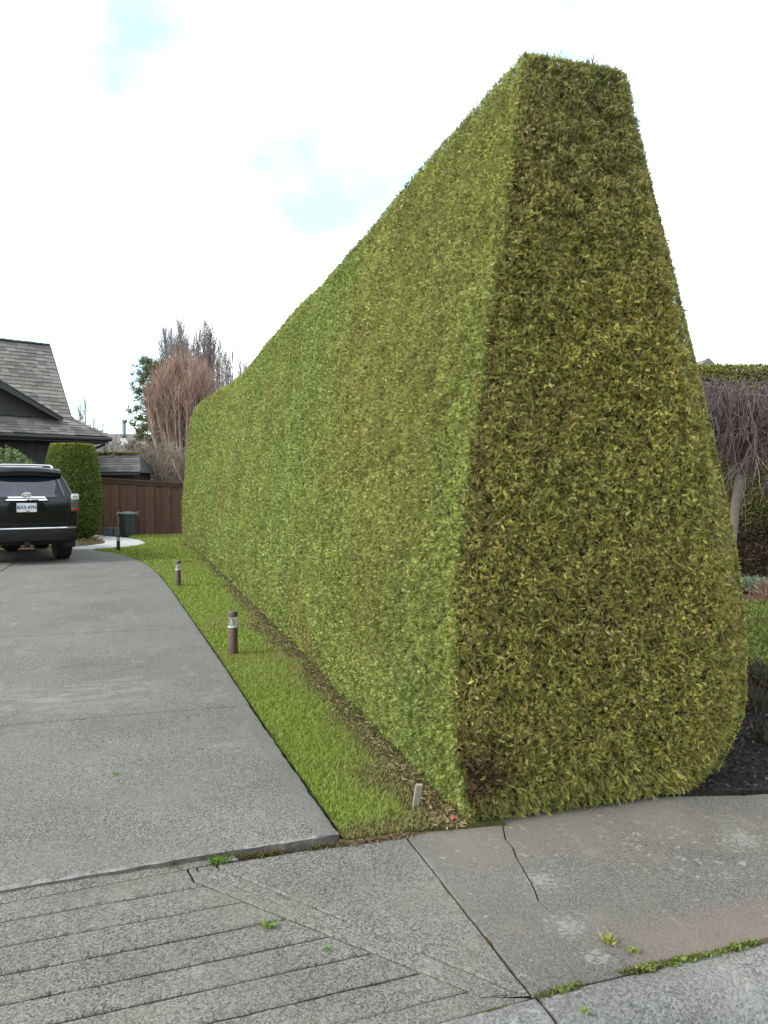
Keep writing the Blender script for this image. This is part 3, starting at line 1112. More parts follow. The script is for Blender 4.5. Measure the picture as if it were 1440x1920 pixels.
def lawn_col(P):
    n = len(P)
    c = pal([(0.240, 0.325, 0.046), (0.195, 0.285, 0.042), (0.290, 0.350, 0.065), (0.335, 0.325, 0.10)], [5, 4, 3, 1.2], n)
    dry = np.clip((fbm(P, 1.1, 81) - 0.5) * 5, 0, 1)
    hx = left_x(P[:, 1], np.full(n, 0.3))
    dh = hx - P[:, 0]                                  # metres out from the hedge foot
    nb = fbm(P, 2.5, 83)
    near = np.clip(0.95 - dh / 0.22 + (nb - 0.5) * 1.6, 0, 1)
    near = np.maximum(near, np.clip(1 - (P[:, 1] - 2.95) / 0.25 + (nb - .5), 0, 1) * np.clip((P[:, 0] - 0.55) / 0.35, 0, 1))
    dp = G(705, 1462)
    near = np.maximum(near, np.exp(-(((P[:, 0] - dp[0]) / 0.16) ** 2 + ((P[:, 1] - dp[1]) / 0.25) ** 2)) * (0.3 + 1.1 * nb))
    far = np.clip((P[:, 1] - 8) / 8, 0, 1)
    near = np.clip(near * (1 - 0.55 * far), 0, 1)
    c = mixc(c, (0.30, 0.265, 0.10), np.clip(dry * 0.35 + near * 0.85, 0, 0.95))
    brown = (near > 0.55) & (rng.uniform(0, 1, n) < 0.4)
    c[brown] = np.array([0.20, 0.135, 0.07]) * rng.uniform(0.6, 1.3, (brown.sum(), 1))
    gr = (near > 0.4) & (rng.uniform(0, 1, n) < 0.18)
    c[gr] = np.array([0.12, 0.19, 0.05])
    bare = np.clip(0.9 - dh / 0.12 + (nb - 0.5) * 1.5, 0, 1)
    keep = rng.uniform(0, 1, n) > bare * 0.75
    keep &= dh > -0.12
    return c * rng.uniform(0.75, 1.25, n)[:, None], keep, 1 - 0.35 * near


def lawn_col_r(P):
    n = len(P)
    c = pal([(0.215, 0.27, 0.05), (0.175, 0.225, 0.045), (0.28, 0.29, 0.09)], [4, 3, 2], n)
    return c * rng.uniform(0.75, 1.2, n)[:, None], np.ones(n, bool), np.ones(n)


LP = [tuple(p) for p in lawn_left]
gp = [grass(LP, 2.6, 4.4, 0.0, 1.5, 27000, .012, .034, .0038, lawn_col),
      grass(LP, 4.4, 6.5, -0.3, 1.5, 18000, .012, .030, .0048, lawn_col),
      grass(LP, 6.5, 10, -0.9, 1.5, 9000, .013, .030, .0075, lawn_col),
      grass(LP, 10, 15, -1.5, 1.6, 4200, .015, .032, .012, lawn_col),
      grass(LP, 15, 26, -4.5, 2.0, 1500, .025, .05, .022, lawn_col)]
V, F, C = join(gp)
tag(np_mesh('grass', V, F, M_GRASS, None, C), 'short bright green mown grass strip between driveway and tall hedge, dry near the hedge', 'grass', kind='stuff')
RP = [tuple(p) for p in right_lawn]
V, F, C = join([grass(RP, 4, 12, 2.6, 9.5, 1300, .02, .04, .018, lawn_col_r)])
tag(np_mesh('grass', V, F, M_GRASS, None, C), 'green mown grass of the neighbouring lawn right of the tall hedge', 'grass', kind='stuff')

# thatch, dead clippings and small stones at the foot of the hedge
n = 3000
y = HY0 - 0.1 + 9 * rng.uniform(0, 1, n) ** 1.8
x = left_x(y, np.full(n, .3)) - np.abs(rng.normal(0, 0.07, n)) + 0.06
P = np.stack([x, y, np.full(n, 0.016)], 1)
k = in_poly(P[:, 0], P[:, 1], LP)
P = P[k]; n = len(P)
T, S, K = frame(np.tile([0, 0, 1.0], (n, 1)), 0.15, 1.0)
c = pal([(0.19, 0.125, 0.07), (0.26, 0.2, 0.11), (0.11, 0.075, 0.045), (0.32, 0.27, 0.18)], [4, 3, 3, 1], n)
Ln = rng.uniform(0.015, 0.045, n)
V, F, C = spray(P, T, S, K, Ln, Ln * 0.13, rng.uniform(0, .4, n), 'far', c)
tag(np_mesh('leaf_litter', V, F, M_TWIG, None, C), 'brown dead clippings scattered along the foot of the hedge', 'litter', kind='stuff')

# ------------------------------------------------------------------ mulch bed right of the hedge
bed = [G(1060, 1492)[:2], G(1250, 1490)[:2], G(1440, 1485)[:2], G(1900, 1462)[:2], G(1900, 1262)[:2], G(1440, 1266)[:2], G(1330, 1260)[:2]]
bed = [np.maximum(p, [1.7, 0]) for p in bed]
sheet('mulch_bed', [tuple(p) for p in bed], 0.010, M_MULCH, thick=0.03)
BP = [tuple(p) for p in bed]
n = 26000
P = np.stack([rng.uniform(2.2, 5.5, n), rng.uniform(2.2, 6.5, n), np.full(n, 0.012)], 1)
P = P[in_poly(P[:, 0], P[:, 1], BP)]; n = len(P)
T, S, K = frame(np.tile([0, 0, 1.0], (n, 1)), 0.35, 1.0)
c = pal([(0.03, 0.026, 0.024), (0.055, 0.046, 0.04), (0.10, 0.085, 0.07), (0.17, 0.15, 0.13)], [5, 4, 1.5, .35], n)
Ln = rng.uniform(0.012, 0.04, n)
V, F, C = spray(P, T, S, K, Ln, Ln * 0.3, rng.uniform(0, .8, n), 'leaf', c)
tag(np_mesh('mulch_chips', V, F, M_TWIG, None, C), 'dark bark mulch chips in the bed right of the hedge', 'mulch', kind='stuff')

# ------------------------------------------------------------------ path, path lights
pathway = slab('path', PATH, 0.03, 0.05, M_PATH, None, gap=0.0, cham=0.01, jit=0.0, res=0.3)
pathway['kind'] = 'structure'
slab('path_edge', [PATH[2] + np.array([0.0, -0.05]), PATH[3] + np.array([0.01, -0.05]), PATH[4] + np.array([0.05, -0.01]), PATH[4], PATH[3], PATH[2]], 0.018, 0.03, M_BAND, pathway, gap=0, cham=0.004, jit=0, res=0.3)


def bollard(p, label, post_mat):
    t = thing('path_light', label, 'path light', (p[0], p[1], 0.0), group='bollard lights along the lawn edge')
    r = 0.039
    MB().lathe([(r * 0.98, -0.02), (r, 0.0), (r, 0.243), (r * 0.96, 0.25)], n=28).build('post', post_mat, t, smooth=True)
    MB().lathe([(r * 1.04, 0.250), (r * 1.05, 0.253), (r * 1.05, 0.262), (r * 0.9, 0.2645)], n=28).build('white_ring', M_WHITEP, t, smooth=True)
    gl = MB().lathe([(r * 0.93, 0.2648), (r * 0.93, 0.340)], n=28, cap=False)
    gl.lathe([(r * 0.86, 0.340), (r * 0.86, 0.2648)], n=28, cap=False)
    lens = gl.build('lens', M_LGLASS, t, smooth=True)
    MB().lathe([(0.008, 0.2646), (0.012, 0.275), (0.012, 0.305), (0.007, 0.318)], n=12).build('bulb', M_WHITEP, lens, smooth=True)
    for a in range(3):
        w = a * 2.1 + 0.4
        MB().tube([(math.cos(w) * r * 0.70, math.sin(w) * r * 0.70, 0.264), (math.cos(w) * r * 0.70, math.sin(w) * r * 0.70, 0.343)], 0.002, 6).build('rod', M_SILVER, lens)
    MB().lathe([(r * 0.9, 0.3405), (r * 1.05, 0.342), (r * 1.06, 0.348), (r * 1.06, 0.376), (r * 1.0, 0.384), (r * 0.8, 0.387)], n=28).build('cap', post_mat, t, smooth=True)
    return t


bollard(G(437, 1231), 'brown path light nearest the camera, on the grass beside the driveway', M_BROWNMETAL)
bollard(G(334, 1101), 'brown path light in the middle of the row of three', M_BROWNMETAL)
bollard(G(222, 1035), 'dark path light farthest back, in front of the pale curved path', M_BLACKMETAL)

# ------------------------------------------------------------------ fence
FD = 23.6
fl, fr = G(176, 1004), G(352, 1002.5)
fdir = unit((fr - fl)[None])[0]
flen = np.linalg.norm(fr - fl)
fence = thing('board_fence', 'brown stained vertical board fence with a flat cap rail behind the lawn', 'fence', fl, math.atan2(fdir[1], fdir[0]))
nb = 11
bw = flen / nb
f_top = lambda x: 1.715 - 0.155 * np.clip((x - 0.2) / (flen - 0.6), -0.2, 1.1)
board_meshes = {}
for i in range(nb):
    x0, x1 = i * bw + 0.004, (i + 1) * bw - 0.004
    y = 0.012 * (i % 2)
    za, zb = f_top(x0), f_top(x1)
    MB().prism([(x0, y, -0.02), (x1, y, -0.02), (x1, y, zb), (x0, y, za)], (0, 0.022, 0)).build('board', M_FENCE, fence)
MB().prism([(-0.02, -0.05, f_top(0) + 0.002), (flen + 0.02, -0.05, f_top(flen) + 0.002), (flen + 0.02, -0.05, f_top(flen) + 0.042), (-0.02, -0.05, f_top(0) + 0.042)], (0, 0.14, 0)).build('cap_rail', M_FENCE, fence)
MB().prism([(-0.02, -0.020, f_top(0) - 0.10), (flen + 0.02, -0.020, f_top(flen) - 0.10), (flen + 0.02, -0.020, f_top(flen) - 0.002), (-0.02, -0.020, f_top(0) - 0.002)], (0, 0.018, 0)).build('top_rail', M_FENCE, fence)
for x in (0.05, flen * 0.5, flen - 0.05):
    MB().box((x, 0.09, 0.75), (0.09, 0.09, 1.5), 0.004).build('post', M_FENCE, fence)

# ------------------------------------------------------------------ rubbish bin and blocks
bp = G(240, 1005.5)
binn = thing('rubbish_bin', 'dark grey green round rubbish bin with a pale lid against the brown fence', 'bin', bp, YAW * -1)
MB().lathe([(0.19, 0.0), (0.20, 0.01), (0.225, 0.35), (0.245, 0.60), (0.268, 0.605), (0.272, 0.66), (0.262, 0.672)], n=32).build('body', M_BIN, binn, smooth=True)
lid = MB().lathe([(0.276, 0.665), (0.28, 0.685), (0.262, 0.70), (0.17, 0.716), (0.16, 0.735), (0.05, 0.74)], n=32).build('lid', M_BINLID, binn, smooth=True)
MB().box((0.055, 0, 0.752), (0.09, 0.05, 0.02), 0.006).build('grip', M_BIN, lid, smooth=True)
for sx in (-1, 1):
    MB().tube([(sx * 0.262, 0, 0.61), (sx * 0.305, 0, 0.64), (sx * 0.312, 0, 0.70), (sx * 0.285, 0, 0.735), (sx * 0.262, 0, 0.705)], 0.012, 8).build('handle', M_ROPE, binn, smooth=True)
MB().tube([(-0.27, -0.05, 0.60), (-0.262, -0.06, 0.5), (-0.256, -0.07, 0.42), (-0.25, -0.08, 0.36)], 0.011, 6).build('cord', M_ROPE, binn, smooth=True)
blabels = ['leftmost grey concrete block standing by the rubbish bin', 'middle grey concrete block of three by the rubbish bin', 'grey concrete block touching the rubbish bin']
for i, (px, tilt) in enumerate(((198.5, 0.04), (208.5, -0.03), (219, 0.06))):
    p = G(px, 1007)
    mb = MB()
    mb.box((0, 0, 0.145), (0.145, 0.09, 0.29), 0.012, Matrix.Rotation(tilt * 0.6, 3, 'X'))
    mb.box((0, -0.047, 0.145), (0.105, 0.012, 0.24), 0.005, Matrix.Rotation(tilt * 0.6, 3, 'X'))
    o = mb.build('concrete_block', M_BLOCK)
    o.location = (p[0], p[1], 0.0)
    o.rotation_euler = (0, 0, -YAW + tilt * 3)
    tag(o, blabels[i], 'block', 'grey blocks by the bin')

# ------------------------------------------------------------------ stake and scrap
sp = G(783, 1522)
stake = MB()
stake.box((0, 0, 0.055), (0.030, 0.014, 0.16), 0.002, Matrix.Rotation(0.28, 3, 'X') @ Matrix.Rotation(0.10, 3, 'Y'))
so = stake.build('wooden_stake', M_STAKE)
so.location = (sp[0], sp[1] + 0.01, -0.005)
so.rotation_euler = (0, 0, -0.2)
tag(so, 'short weathered wooden stake in the dry grass at the hedge corner', 'stake')
fp = G(848, 1544)
fo = MB().add([(0, 0, 0), (0.016, 0.004, 0.002), (0.02, 0.012, 0.018), (0.004, 0.01, 0.024), (-0.008, 0.006, 0.014), (0.008, -0.004, 0.012)], [(0, 1, 5), (1, 2, 5), (2, 3, 5), (3, 4, 5), (4, 0, 5), (0, 4, 3, 2, 1)]).build('plastic_scrap', M_ORANGE)
fo.location = (fp[0], fp[1], 0.003)
tag(fo, 'tiny orange red plastic scrap on the pavement under the hedge corner', 'scrap')


# ------------------------------------------------------------------ weeds and moss
def tuft(name, p, n, h, w, cols, label, cat, lean=0.9, group=None):
    P = np.tile(np.asarray(p, float), (n, 1)) + np.concatenate([rng.normal(0, w * 0.28, (n, 2)), np.zeros((n, 1))], 1)
    N = np.tile([0, 0, 1.0], (n, 1))
    T, S, K = frame(N, 1.0, lean)
    Ln = rng.uniform(0.5, 1.0, n) * h
    V, F, C = spray(P, T, S, K, Ln, Ln * 0.09 + 0.001, rng.uniform(-0.5, .1, n), 'far', pal(cols, [1] * len(cols), n))
    o = np_mesh(name, V - np.asarray(p), F, M_GRASS, None, C)
    o.location = tuple(float(q) for q in p)
    return tag(o, label, cat, group)


green = [(0.13, 0.24, 0.03), (0.09, 0.18, 0.025), (0.2, 0.3, 0.05)]
yell = [(0.28, 0.30, 0.04), (0.22, 0.24, 0.05), (0.34, 0.31, 0.10)]
tuft('weed', G(411, 1616), 80, 0.045, 0.06, green, 'grass tuft growing in the gap at the front edge of the driveway', 'weed', group='small weeds in the concrete')
tuft('weed', G(503, 1739), 36, 0.034, 0.03, [(0.15, 0.25, 0.03), (0.2, 0.3, 0.05)], 'bright green seedling at the end of a scored line in the apron', 'weed', group='small weeds in the concrete')
tuft('weed', G(1142, 1768), 50, 0.036, 0.045, yell, 'yellowish grass tuft at the lower end of the long crack', 'weed', group='small weeds in the concrete')
tuft('weed', G(1186, 1786), 26, 0.03, 0.04, green + yell, 'small low weed between the crack and the mossy kerb line', 'weed', group='small weeds in the concrete')
tuft('weed', G(218, 1453, ZD), 18, 0.025, 0.02, green, 'tiny green sprig alone in the middle of the front driveway slab', 'weed', group='small weeds in the concrete')
tuft('weed', G(1096, 1898), 26, 0.022, 0.018, yell + green, 'flat little weed on top of the kerb', 'weed', group='small weeds in the concrete')
tuft('weed', G(611, 1782), 16, 0.02, 0.018, green, 'tiny sprig on the apron right of the bright seedling', 'weed', group='small weeds in the concrete')


def moss_strip(name, pts, dens, width, h, label, thin=1.0, cols=None, z=0.0):
    A = np.array([q[:2] for q in pts])
    seg = np.linalg.norm(np.diff(A, axis=0), axis=1)
    n = int(seg.sum() * dens)
    t = rng.uniform(0, 1, n) * seg.sum()
    cs = np.concatenate([[0], np.cumsum(seg)])
    i = np.clip(np.searchsorted(cs, t) - 1, 0, len(seg) - 1)
    f = ((t - cs[i]) / seg[i])[:, None]
    Q = A[i] * (1 - f) + A[i + 1] * f + rng.normal(0, width * 0.4, (n, 2))
    P = np.concatenate([Q, np.full((n, 1), z)], 1)
    k = fbm(P, 7, 91) > 0.5 - 0.28 * thin
    P = P[k]; n = len(P)
    hh = np.clip((fbm(P, 9, 95) - 0.2) * 2, 0.3, 1.2)
    T, S, K = frame(np.tile([0, 0, 1.0], (n, 1)), 0.9, 1.0)
    Ln = rng.uniform(0.4, 1.0, n) * h * hh
    c = pal(cols or [(0.115, 0.125, 0.035), (0.165, 0.165, 0.05), (0.08, 0.08, 0.03), (0.19, 0.15, 0.08)], [4, 3, 3, 1.5], n)
    V, F, C = spray(P, T, S, K, Ln, Ln * 0.22 + 0.0008, rng.uniform(-.4, .4, n), 'far', c)
    return tag(np_mesh(name, V, F, M_GRASS, None, C), label, 'moss', kind='stuff')


moss_strip('moss', [G(1004, 1870), G(1120, 1838), G(1280, 1800), G(1440, 1763), G(1500, 1748)], 5200, 0.016, 0.014, 'green moss and grass growing in the joint between pavement and kerb', 0.35)
moss_strip('moss', [G(1050, 1858), G(1140, 1834), G(1310, 1795), G(1430, 1768)], 1500, 0.02, 0.026, 'taller grass clumps standing in the kerb joint', -0.25, [(0.13, 0.19, 0.04), (0.10, 0.15, 0.035), (0.2, 0.22, 0.06), (0.24, 0.24, 0.07)])
moss_strip('moss', [G(835, 1672), G(900, 1748), G(960, 1820), G(985, 1850)], 2600, 0.010, 0.012, 'brown moss plugs in the open pavement joint', 0.0, [(0.10, 0.075, 0.04), (0.15, 0.11, 0.05), (0.15, 0.15, 0.03), (0.06, 0.045, 0.03)], z=-0.003)
moss_strip('moss', [G(0, 1680), G(200, 1648), G(330, 1628), G(400, 1618), G(640, 1583)], 6500, 0.018, 0.020, 'olive moss and dirt along the step between driveway and apron', 0.45, [(0.10, 0.10, 0.03), (0.14, 0.125, 0.05), (0.08, 0.065, 0.035), (0.11, 0.085, 0.05)])
moss_strip('moss', [G(0, 1373, ZD), G(150, 1361, ZD), G(330, 1347, ZD), G(473, 1335, ZD)], 1500, 0.006, 0.010, 'thin moss line in the driveway joint', 0.1, z=ZD - 0.012)
moss_strip('moss', [G(1000, 1873), G(930, 1890), G(860, 1908), G(800, 1922)], 6000, 0.004, 0.008, 'thin moss in the joint in front of the apron', 0.7, z=-0.006)
moss_strip('litter_line', [G(640, 1583), G(700, 1575), G(760, 1566), G(868, 1545)], 5200, 0.030, 0.022, 'dry brown leaf litter where the grass meets the pavement', 0.5, [(0.21, 0.14, 0.075), (0.28, 0.21, 0.11), (0.13, 0.08, 0.05), (0.19, 0.20, 0.07)])

# ------------------------------------------------------------------ house
HC = W(-8.94, 25.0)
HR = R(22.3)
house = thing('dark_house', 'dark boarded house with steep grey shingled roof and flared eaves', 'house', HC, HR)
EZ, BY, BZ, RY, RZ, XW = 3.085, 0.92, 3.70, 3.10, 6.37, -11.0
YB = 2 * RY
wl = MB()
wl.prism([(XW, 0.62, 0), (-0.62, 0.62, 0), (-0.62, YB - 0.62, 0), (XW, YB - 0.62, 0)], (0, 0, 3.0))
wl.build('wall', M_HWALL, house)
for i in range(26):
    MB().box((-0.85 - i * 0.30, 0.61, 1.5), (0.045, 0.03, 2.98), 0.0).build('batten', M_HWALL, house)
rf = MB()
# roof deck: skirt, upper slopes, gable ends
rf.add([(XW, 0, EZ), (0, 0, EZ), (0, YB, EZ), (XW, YB, EZ), (XW, BY, BZ), (-BY, BY, BZ), (-BY, YB - BY, BZ), (XW, YB - BY, BZ), (XW, RY, RZ), (-BY, RY, RZ)],
       [(0, 1, 5, 4), (1, 2, 6, 5), (2, 3, 7, 6), (4, 5, 9, 8), (6, 7, 8, 9), (5, 6, 9), (0, 4, 8, 7, 3), (0, 3, 2, 1)])
roof = rf.build('roof', M_TRIMW, house)
fb = MB()
fb.prism([(XW, 0.02, EZ - 0.19), (0, 0.02, EZ - 0.19), (0.0, 0.02, EZ - 0.012), (XW, 0.02, EZ - 0.012)], (0, 0.04, 0))
fb.prism([(-0.02, 0.07, EZ - 0.19), (-0.02, YB, EZ - 0.19), (-0.02, YB, EZ - 0.012), (-0.02, 0.07, EZ - 0.012)], (-0.04, 0, 0))
fb.prism([(XW, 0.07, EZ - 0.19), (-0.07, 0.07, EZ - 0.19), (-0.07, YB - 0.1, EZ - 0.19), (XW, YB - 0.1, EZ - 0.19)], (0, 0, 0.03))
fb.build('fascia', M_TRIMW, house)
MB().tube([(XW, -0.06, EZ - 0.07), (0.06, -0.06, EZ - 0.07)], 0.062, 10).build('gutter', M_TRIMW, house, smooth=True)
MB().tube([(0.05, -0.06, EZ - 0.07), (0.05, 4.0, EZ - 0.07)], 0.062, 10).build('gutter', M_TRIMW, house, smooth=True)
MB().tube([(-0.10, 0.05, EZ - 0.12), (-0.12, 0.08, EZ - 0.24), (-0.28, 0.3, EZ - 0.34), (-0.55, 0.55, EZ - 0.42), (-0.585, 0.57, EZ - 0.55), (-0.585, 0.57, 0.05)], 0.042, 8).build('downspout', M_TRIMW, house, smooth=True)
# cross gable on the left
AX, AZ = -4.6, 5.42
gx0, gz0 = -1.33, 3.64
gs = (AZ - gz0) / (gx0 - AX)
MB().prism([(gx0 - 0.25, 0.72, gz0 + 0.03), (AX, 0.72, AZ - 0.10), (2 * AX - gx0 + 0.25, 0.72, gz0 + 0.03)], (0, 0.10, 0)).build('gable_wall', M_HWALL, house)
for sgn in (1, -1):
    a = (gx0 if sgn > 0 else 2 * AX - gx0)
    dx = gx0 - AX
    bb = MB().prism([(a, 0.36, gz0 - 0.10), (a, 0.36, gz0 + 0.0), (AX, 0.36, AZ + 0.06), (AX, 0.36, AZ - 0.20)], (0, 0.05, 0))
    bb.build('bargeboard', M_TRIMW, house)
    MB().prism([(a + sgn * 0.03, 0.345, gz0 + 0.00), (a + sgn * 0.03, 0.345, gz0 + 0.035), (AX, 0.345, AZ + 0.10), (AX, 0.345, AZ + 0.063)], (0, 3.2, 0)).build('gable_roof', M_TRIMW, house)
    # soffit under the overhanging verge
    MB().prism([(a - sgn * 0.06, 0.42, gz0 - 0.06), (a - sgn * 0.06, 0.42, gz0 - 0.02), (AX, 0.42, AZ - 0.06), (AX, 0.42, AZ - 0.12)], (0, 0.29, 0)).build('soffit', M_TRIMW, house)

# shingles on the roof, course by course
shingle_meshes = []
for v_ in range(6):
    w_, th = 0.20 + 0.028 * v_, 0.018 + 0.003 * (v_ % 3)
    me = bpy.data.meshes.new('shingle')
    l_ = 0.26
    me.from_pydata([(0, 0, 0.012), (w_, 0, 0.012), (w_, 0, 0.012 + th), (0, 0, 0.012 + th), (0, l_, 0.001), (w_, l_, 0.001), (w_, l_, 0.006), (0, l_, 0.006)], [],
                   [(0, 1, 2, 3), (3, 2, 6, 7), (1, 5, 6, 2), (0, 3, 7, 4), (4, 7, 6, 5), (0, 4, 5, 1)])
    me.materials.append(M_SHINGLE)
    shingle_meshes.append((w_, me))
rest_v, rest_f, rest_c = [], [], []


def lay(y0, z0, y1, z1, xr0, xr1, expo, xvis, limit=None):
    """courses from the lower to the upper edge; objects where the photograph shows them"""
    sl = math.hypot(y1 - y0, z1 - z0)
    ang = math.atan2(z1 - z0, y1 - y0)
    nrow = int(sl / expo)
    cnt = 0
    for r_ in range(nrow):
        t = r_ / nrow
        y, z = y0 + (y1 - y0) * t, z0 + (z1 - z0) * t
        xe = xr0 + (xr1 - xr0) * t
        x = xe
        while x > XW:
            w_, me = random.choice(shingle_meshes)
            x -= w_ + 0.006
            lift = random.uniform(0.0, 0.008)
            dy = random.uniform(-0.012, 0.012)
            loc = Vector((x, y + dy * math.cos(ang), z + 0.004 + lift + dy * math.sin(ang)))
            if limit and x + w_ < limit(z) - 0.15 and x > xvis:
                continue
            if x > xvis:
                o = bpy.data.objects.new('shingle', me)
                o.location = loc
                o.rotation_euler = (ang, 0, random.uniform(-0.012, 0.012))
                link(o, roof)
                cnt += 1
            else:
                mt = Matrix.Translation(loc) @ Matrix.Rotation(ang, 4, 'X')
                b = len(rest_v)
                rest_v.extend([tuple(mt @ v.co) for v in me.vertices])
                rest_f.extend([tuple(b + i for i in p.vertices) for p in me.polygons])
    return cnt


c1 = lay(BY - 0.02, BZ + 0.01, RY, RZ, -BY + 0.04, -BY + 0.04, 0.170, -3.35, lambda z: gx0 - (z - gz0) / gs)
c2 = lay(-0.03, EZ - 0.005, BY, BZ, 0.02, -BY, 0.15, -3.3)
MB().add(rest_v, rest_f).build('shingles', M_SHINGLE, roof, kind='stuff')
# hip and ridge caps
for i in range(8):
    t = i / 8
    o = MB().box((0, 0, 0), (0.20, 0.17, 0.03), 0.004).build('ridge_cap', M_SHINGLE, roof)
    o.location = (-BY * t - 0.03, BY * t + 0.03, EZ + (BZ - EZ) * t + 0.045)
    o.rotation_euler = (0, math.atan2(BZ - EZ, BY * 1.414), R(135))
    o.rotation_euler = Matrix(((-0.577, -0.707, -0.408), (0.577, -0.707, 0.408), (0.40, 0, -0.9))).to_euler() if False else (0, -R(26.4) * -1, R(-45))
for i in range(14):
    o = MB().box((0, 0, 0), (0.30, 0.26, 0.035), 0.004).build('ridge_cap', M_SHINGLE, roof)
    o.location = (-BY - 0.12 - i * 0.235, RY, RZ + 0.03)
    o.rotation_euler = (0, R(-4), 0)
MB().prism([(-BY + 0.02, BY, BZ - 0.10), (-BY + 0.02, BY, BZ + 0.03), (-BY + 0.02, RY, RZ + 0.03), (-BY + 0.02, RY, RZ - 0.10)], (0.05, 0, 0)).build('verge_board', M_TRIMW, house)

# ------------------------------------------------------------------ clipped barrel shrub and laurel-like shrub by the house
tp = W(-8.75, 21.6)
topiary = thing('clipped_shrub', 'barrel shaped clipped shrub with a flat top at the house corner', 'shrub', tp)
prof = [(0.30, 0.0), (0.55, 0.10), (0.70, 0.35), (0.765, 0.75), (0.775, 1.15), (0.755, 1.60), (0.70, 2.05), (0.635, 2.40), (0.58, 2.58), (0.53, 2.64), (0.02, 2.66)]
MB().lathe([(r * 0.94, z * 0.98) for r, z in prof], n=36).build('inner_branches', M_CORE, topiary, smooth=True)
pr = np.array(prof)
n = 20000
z = rng.uniform(0.02, 2.64, n)
r_ = np.interp(z, pr[:, 1], pr[:, 0])
a = rng.uniform(0, 2 * np.pi, n)
topn = 3500
zt = np.full(topn, 2.65); rt = 0.56 * np.sqrt(rng.uniform(0, 1, topn)); at_ = rng.uniform(0, 2 * np.pi, topn)
P = np.concatenate([np.stack([r_ * np.cos(a), r_ * np.sin(a), z], 1), np.stack([rt * np.cos(at_), rt * np.sin(at_), zt], 1)])
N = np.concatenate([np.stack([np.cos(a), np.sin(a), 0.25 * (z - 1.1)], 1), np.tile([0, 0, 1.0], (topn, 1))])
N = unit(N); n = len(P)
T, S, K = frame(N, 0.8, 1.0, 0.2)
Ln = rng.uniform(0.05, 0.085, n)
c = pal([(0.145, 0.205, 0.04), (0.105, 0.155, 0.032), (0.20, 0.255, 0.06)], [4, 3, 2], n)
c = mixc(c, (0.23, 0.25, 0.04), np.clip((P[:, 2] - 2.3) / 0.5 + 0.5 * (fbm(P, 2, 5) - .5), 0, 0.8))
c = c * rng.uniform(0.75, 1.25, n)[:, None]
V, F, C = spray(P - T * (Ln * 0.6)[:, None], T, S, K, Ln, Ln * 0.28, rng.uniform(0, .9, n), 'far', c)
np_mesh('foliage', V, F, M_LEAF, topiary, C, kind='stuff')

lp_ = W(-10.05, 20.4)
laurel = thing('rounded_shrub', 'rounded broadleaf shrub with pale green leaves above the car roof', 'shrub', lp_)
n = 3600
dirs = unit(rng.normal(0, 1, (n, 3))); dirs[:, 2] = np.abs(dirs[:, 2]) * 1.0
rad = rng.uniform(0.80, 1.02, n)[:, None] * (0.9 + 0.25 * fbm(dirs + 5, 2.2, 8))[:, None]
P = dirs * rad * np.array([0.95, 0.95, 1.5]) + np.array([0, 0, 0.95])
low = rng.uniform(0, 1, n) < 0.25
P[low, 2] = rng.uniform(0.1, 1.1, low.sum())
N = dirs
T, S, K = frame(N, 0.6, 0.9, 0.1)
Ln = rng.uniform(0.10, 0.17, n)
c = pal([(0.10, 0.15, 0.055), (0.17, 0.22, 0.10), (0.06, 0.10, 0.035), (0.27, 0.31, 0.17)], [4, 3, 3, 1.4], n)
V, F, C = spray(P, T, S, K, Ln, Ln * 0.42, rng.uniform(-.3, .3, n), 'leaf', c)
np_mesh('leaves', V, F, M_LEAF, laurel, C, kind='stuff')
mb = MB()
for k in range(9):
    a = k * 0.7
    mb.tube([(0, 0, 0), (0.25 * math.cos(a), 0.25 * math.sin(a), 0.6), (0.7 * math.cos(a), 0.6 * math.sin(a), 1.3 + 0.3 * math.sin(k * 3))], [0.03, 0.022, 0.008], 6)
mb.build('stems', M_BARK, laurel)
# planting bed under the shrubs
sheet('planting_bed', [tuple(G(x, y)[:2]) for x, y in ((-260, 1027), (136, 1025), (165, 1023), (192, 1019.5), (198, 1016), (184, 1012.5), (166, 1009), (120, 1003), (-260, 1003))], 0.010, M_SOIL, thick=0.02)
n = 5000
bp_ = [tuple(G(x, y)[:2]) for x, y in ((-260, 1027), (136, 1025), (165, 1023), (192, 1019.5), (198, 1016), (184, 1012.5), (166, 1009), (120, 1003), (-260, 1003))]
bb_ = np.array(bp_)
P = np.stack([rng.uniform(bb_[:, 0].min(), bb_[:, 0].max(), n), rng.uniform(bb_[:, 1].min(), bb_[:, 1].max(), n), np.full(n, 0.01)], 1)
P = P[in_poly(P[:, 0], P[:, 1], bp_)]; n = len(P)
T, S, K = frame(np.tile([0, 0, 1.0], (n, 1)), 0.8, 0.9)
Ln = rng.uniform(0.05, 0.16, n)
V, F, C = spray(P, T, S, K, Ln, Ln * 0.25, rng.uniform(0, .5, n), 'leaf', pal([(0.10, 0.13, 0.04), (0.16, 0.17, 0.06), (0.19, 0.15, 0.09), (0.07, 0.07, 0.035)], [3, 2, 2, 2], n))
tag(np_mesh('ground_cover', V, F, M_LEAF, None, C), 'low olive ground cover in the bed under the barrel shaped shrub', 'plants', kind='stuff')

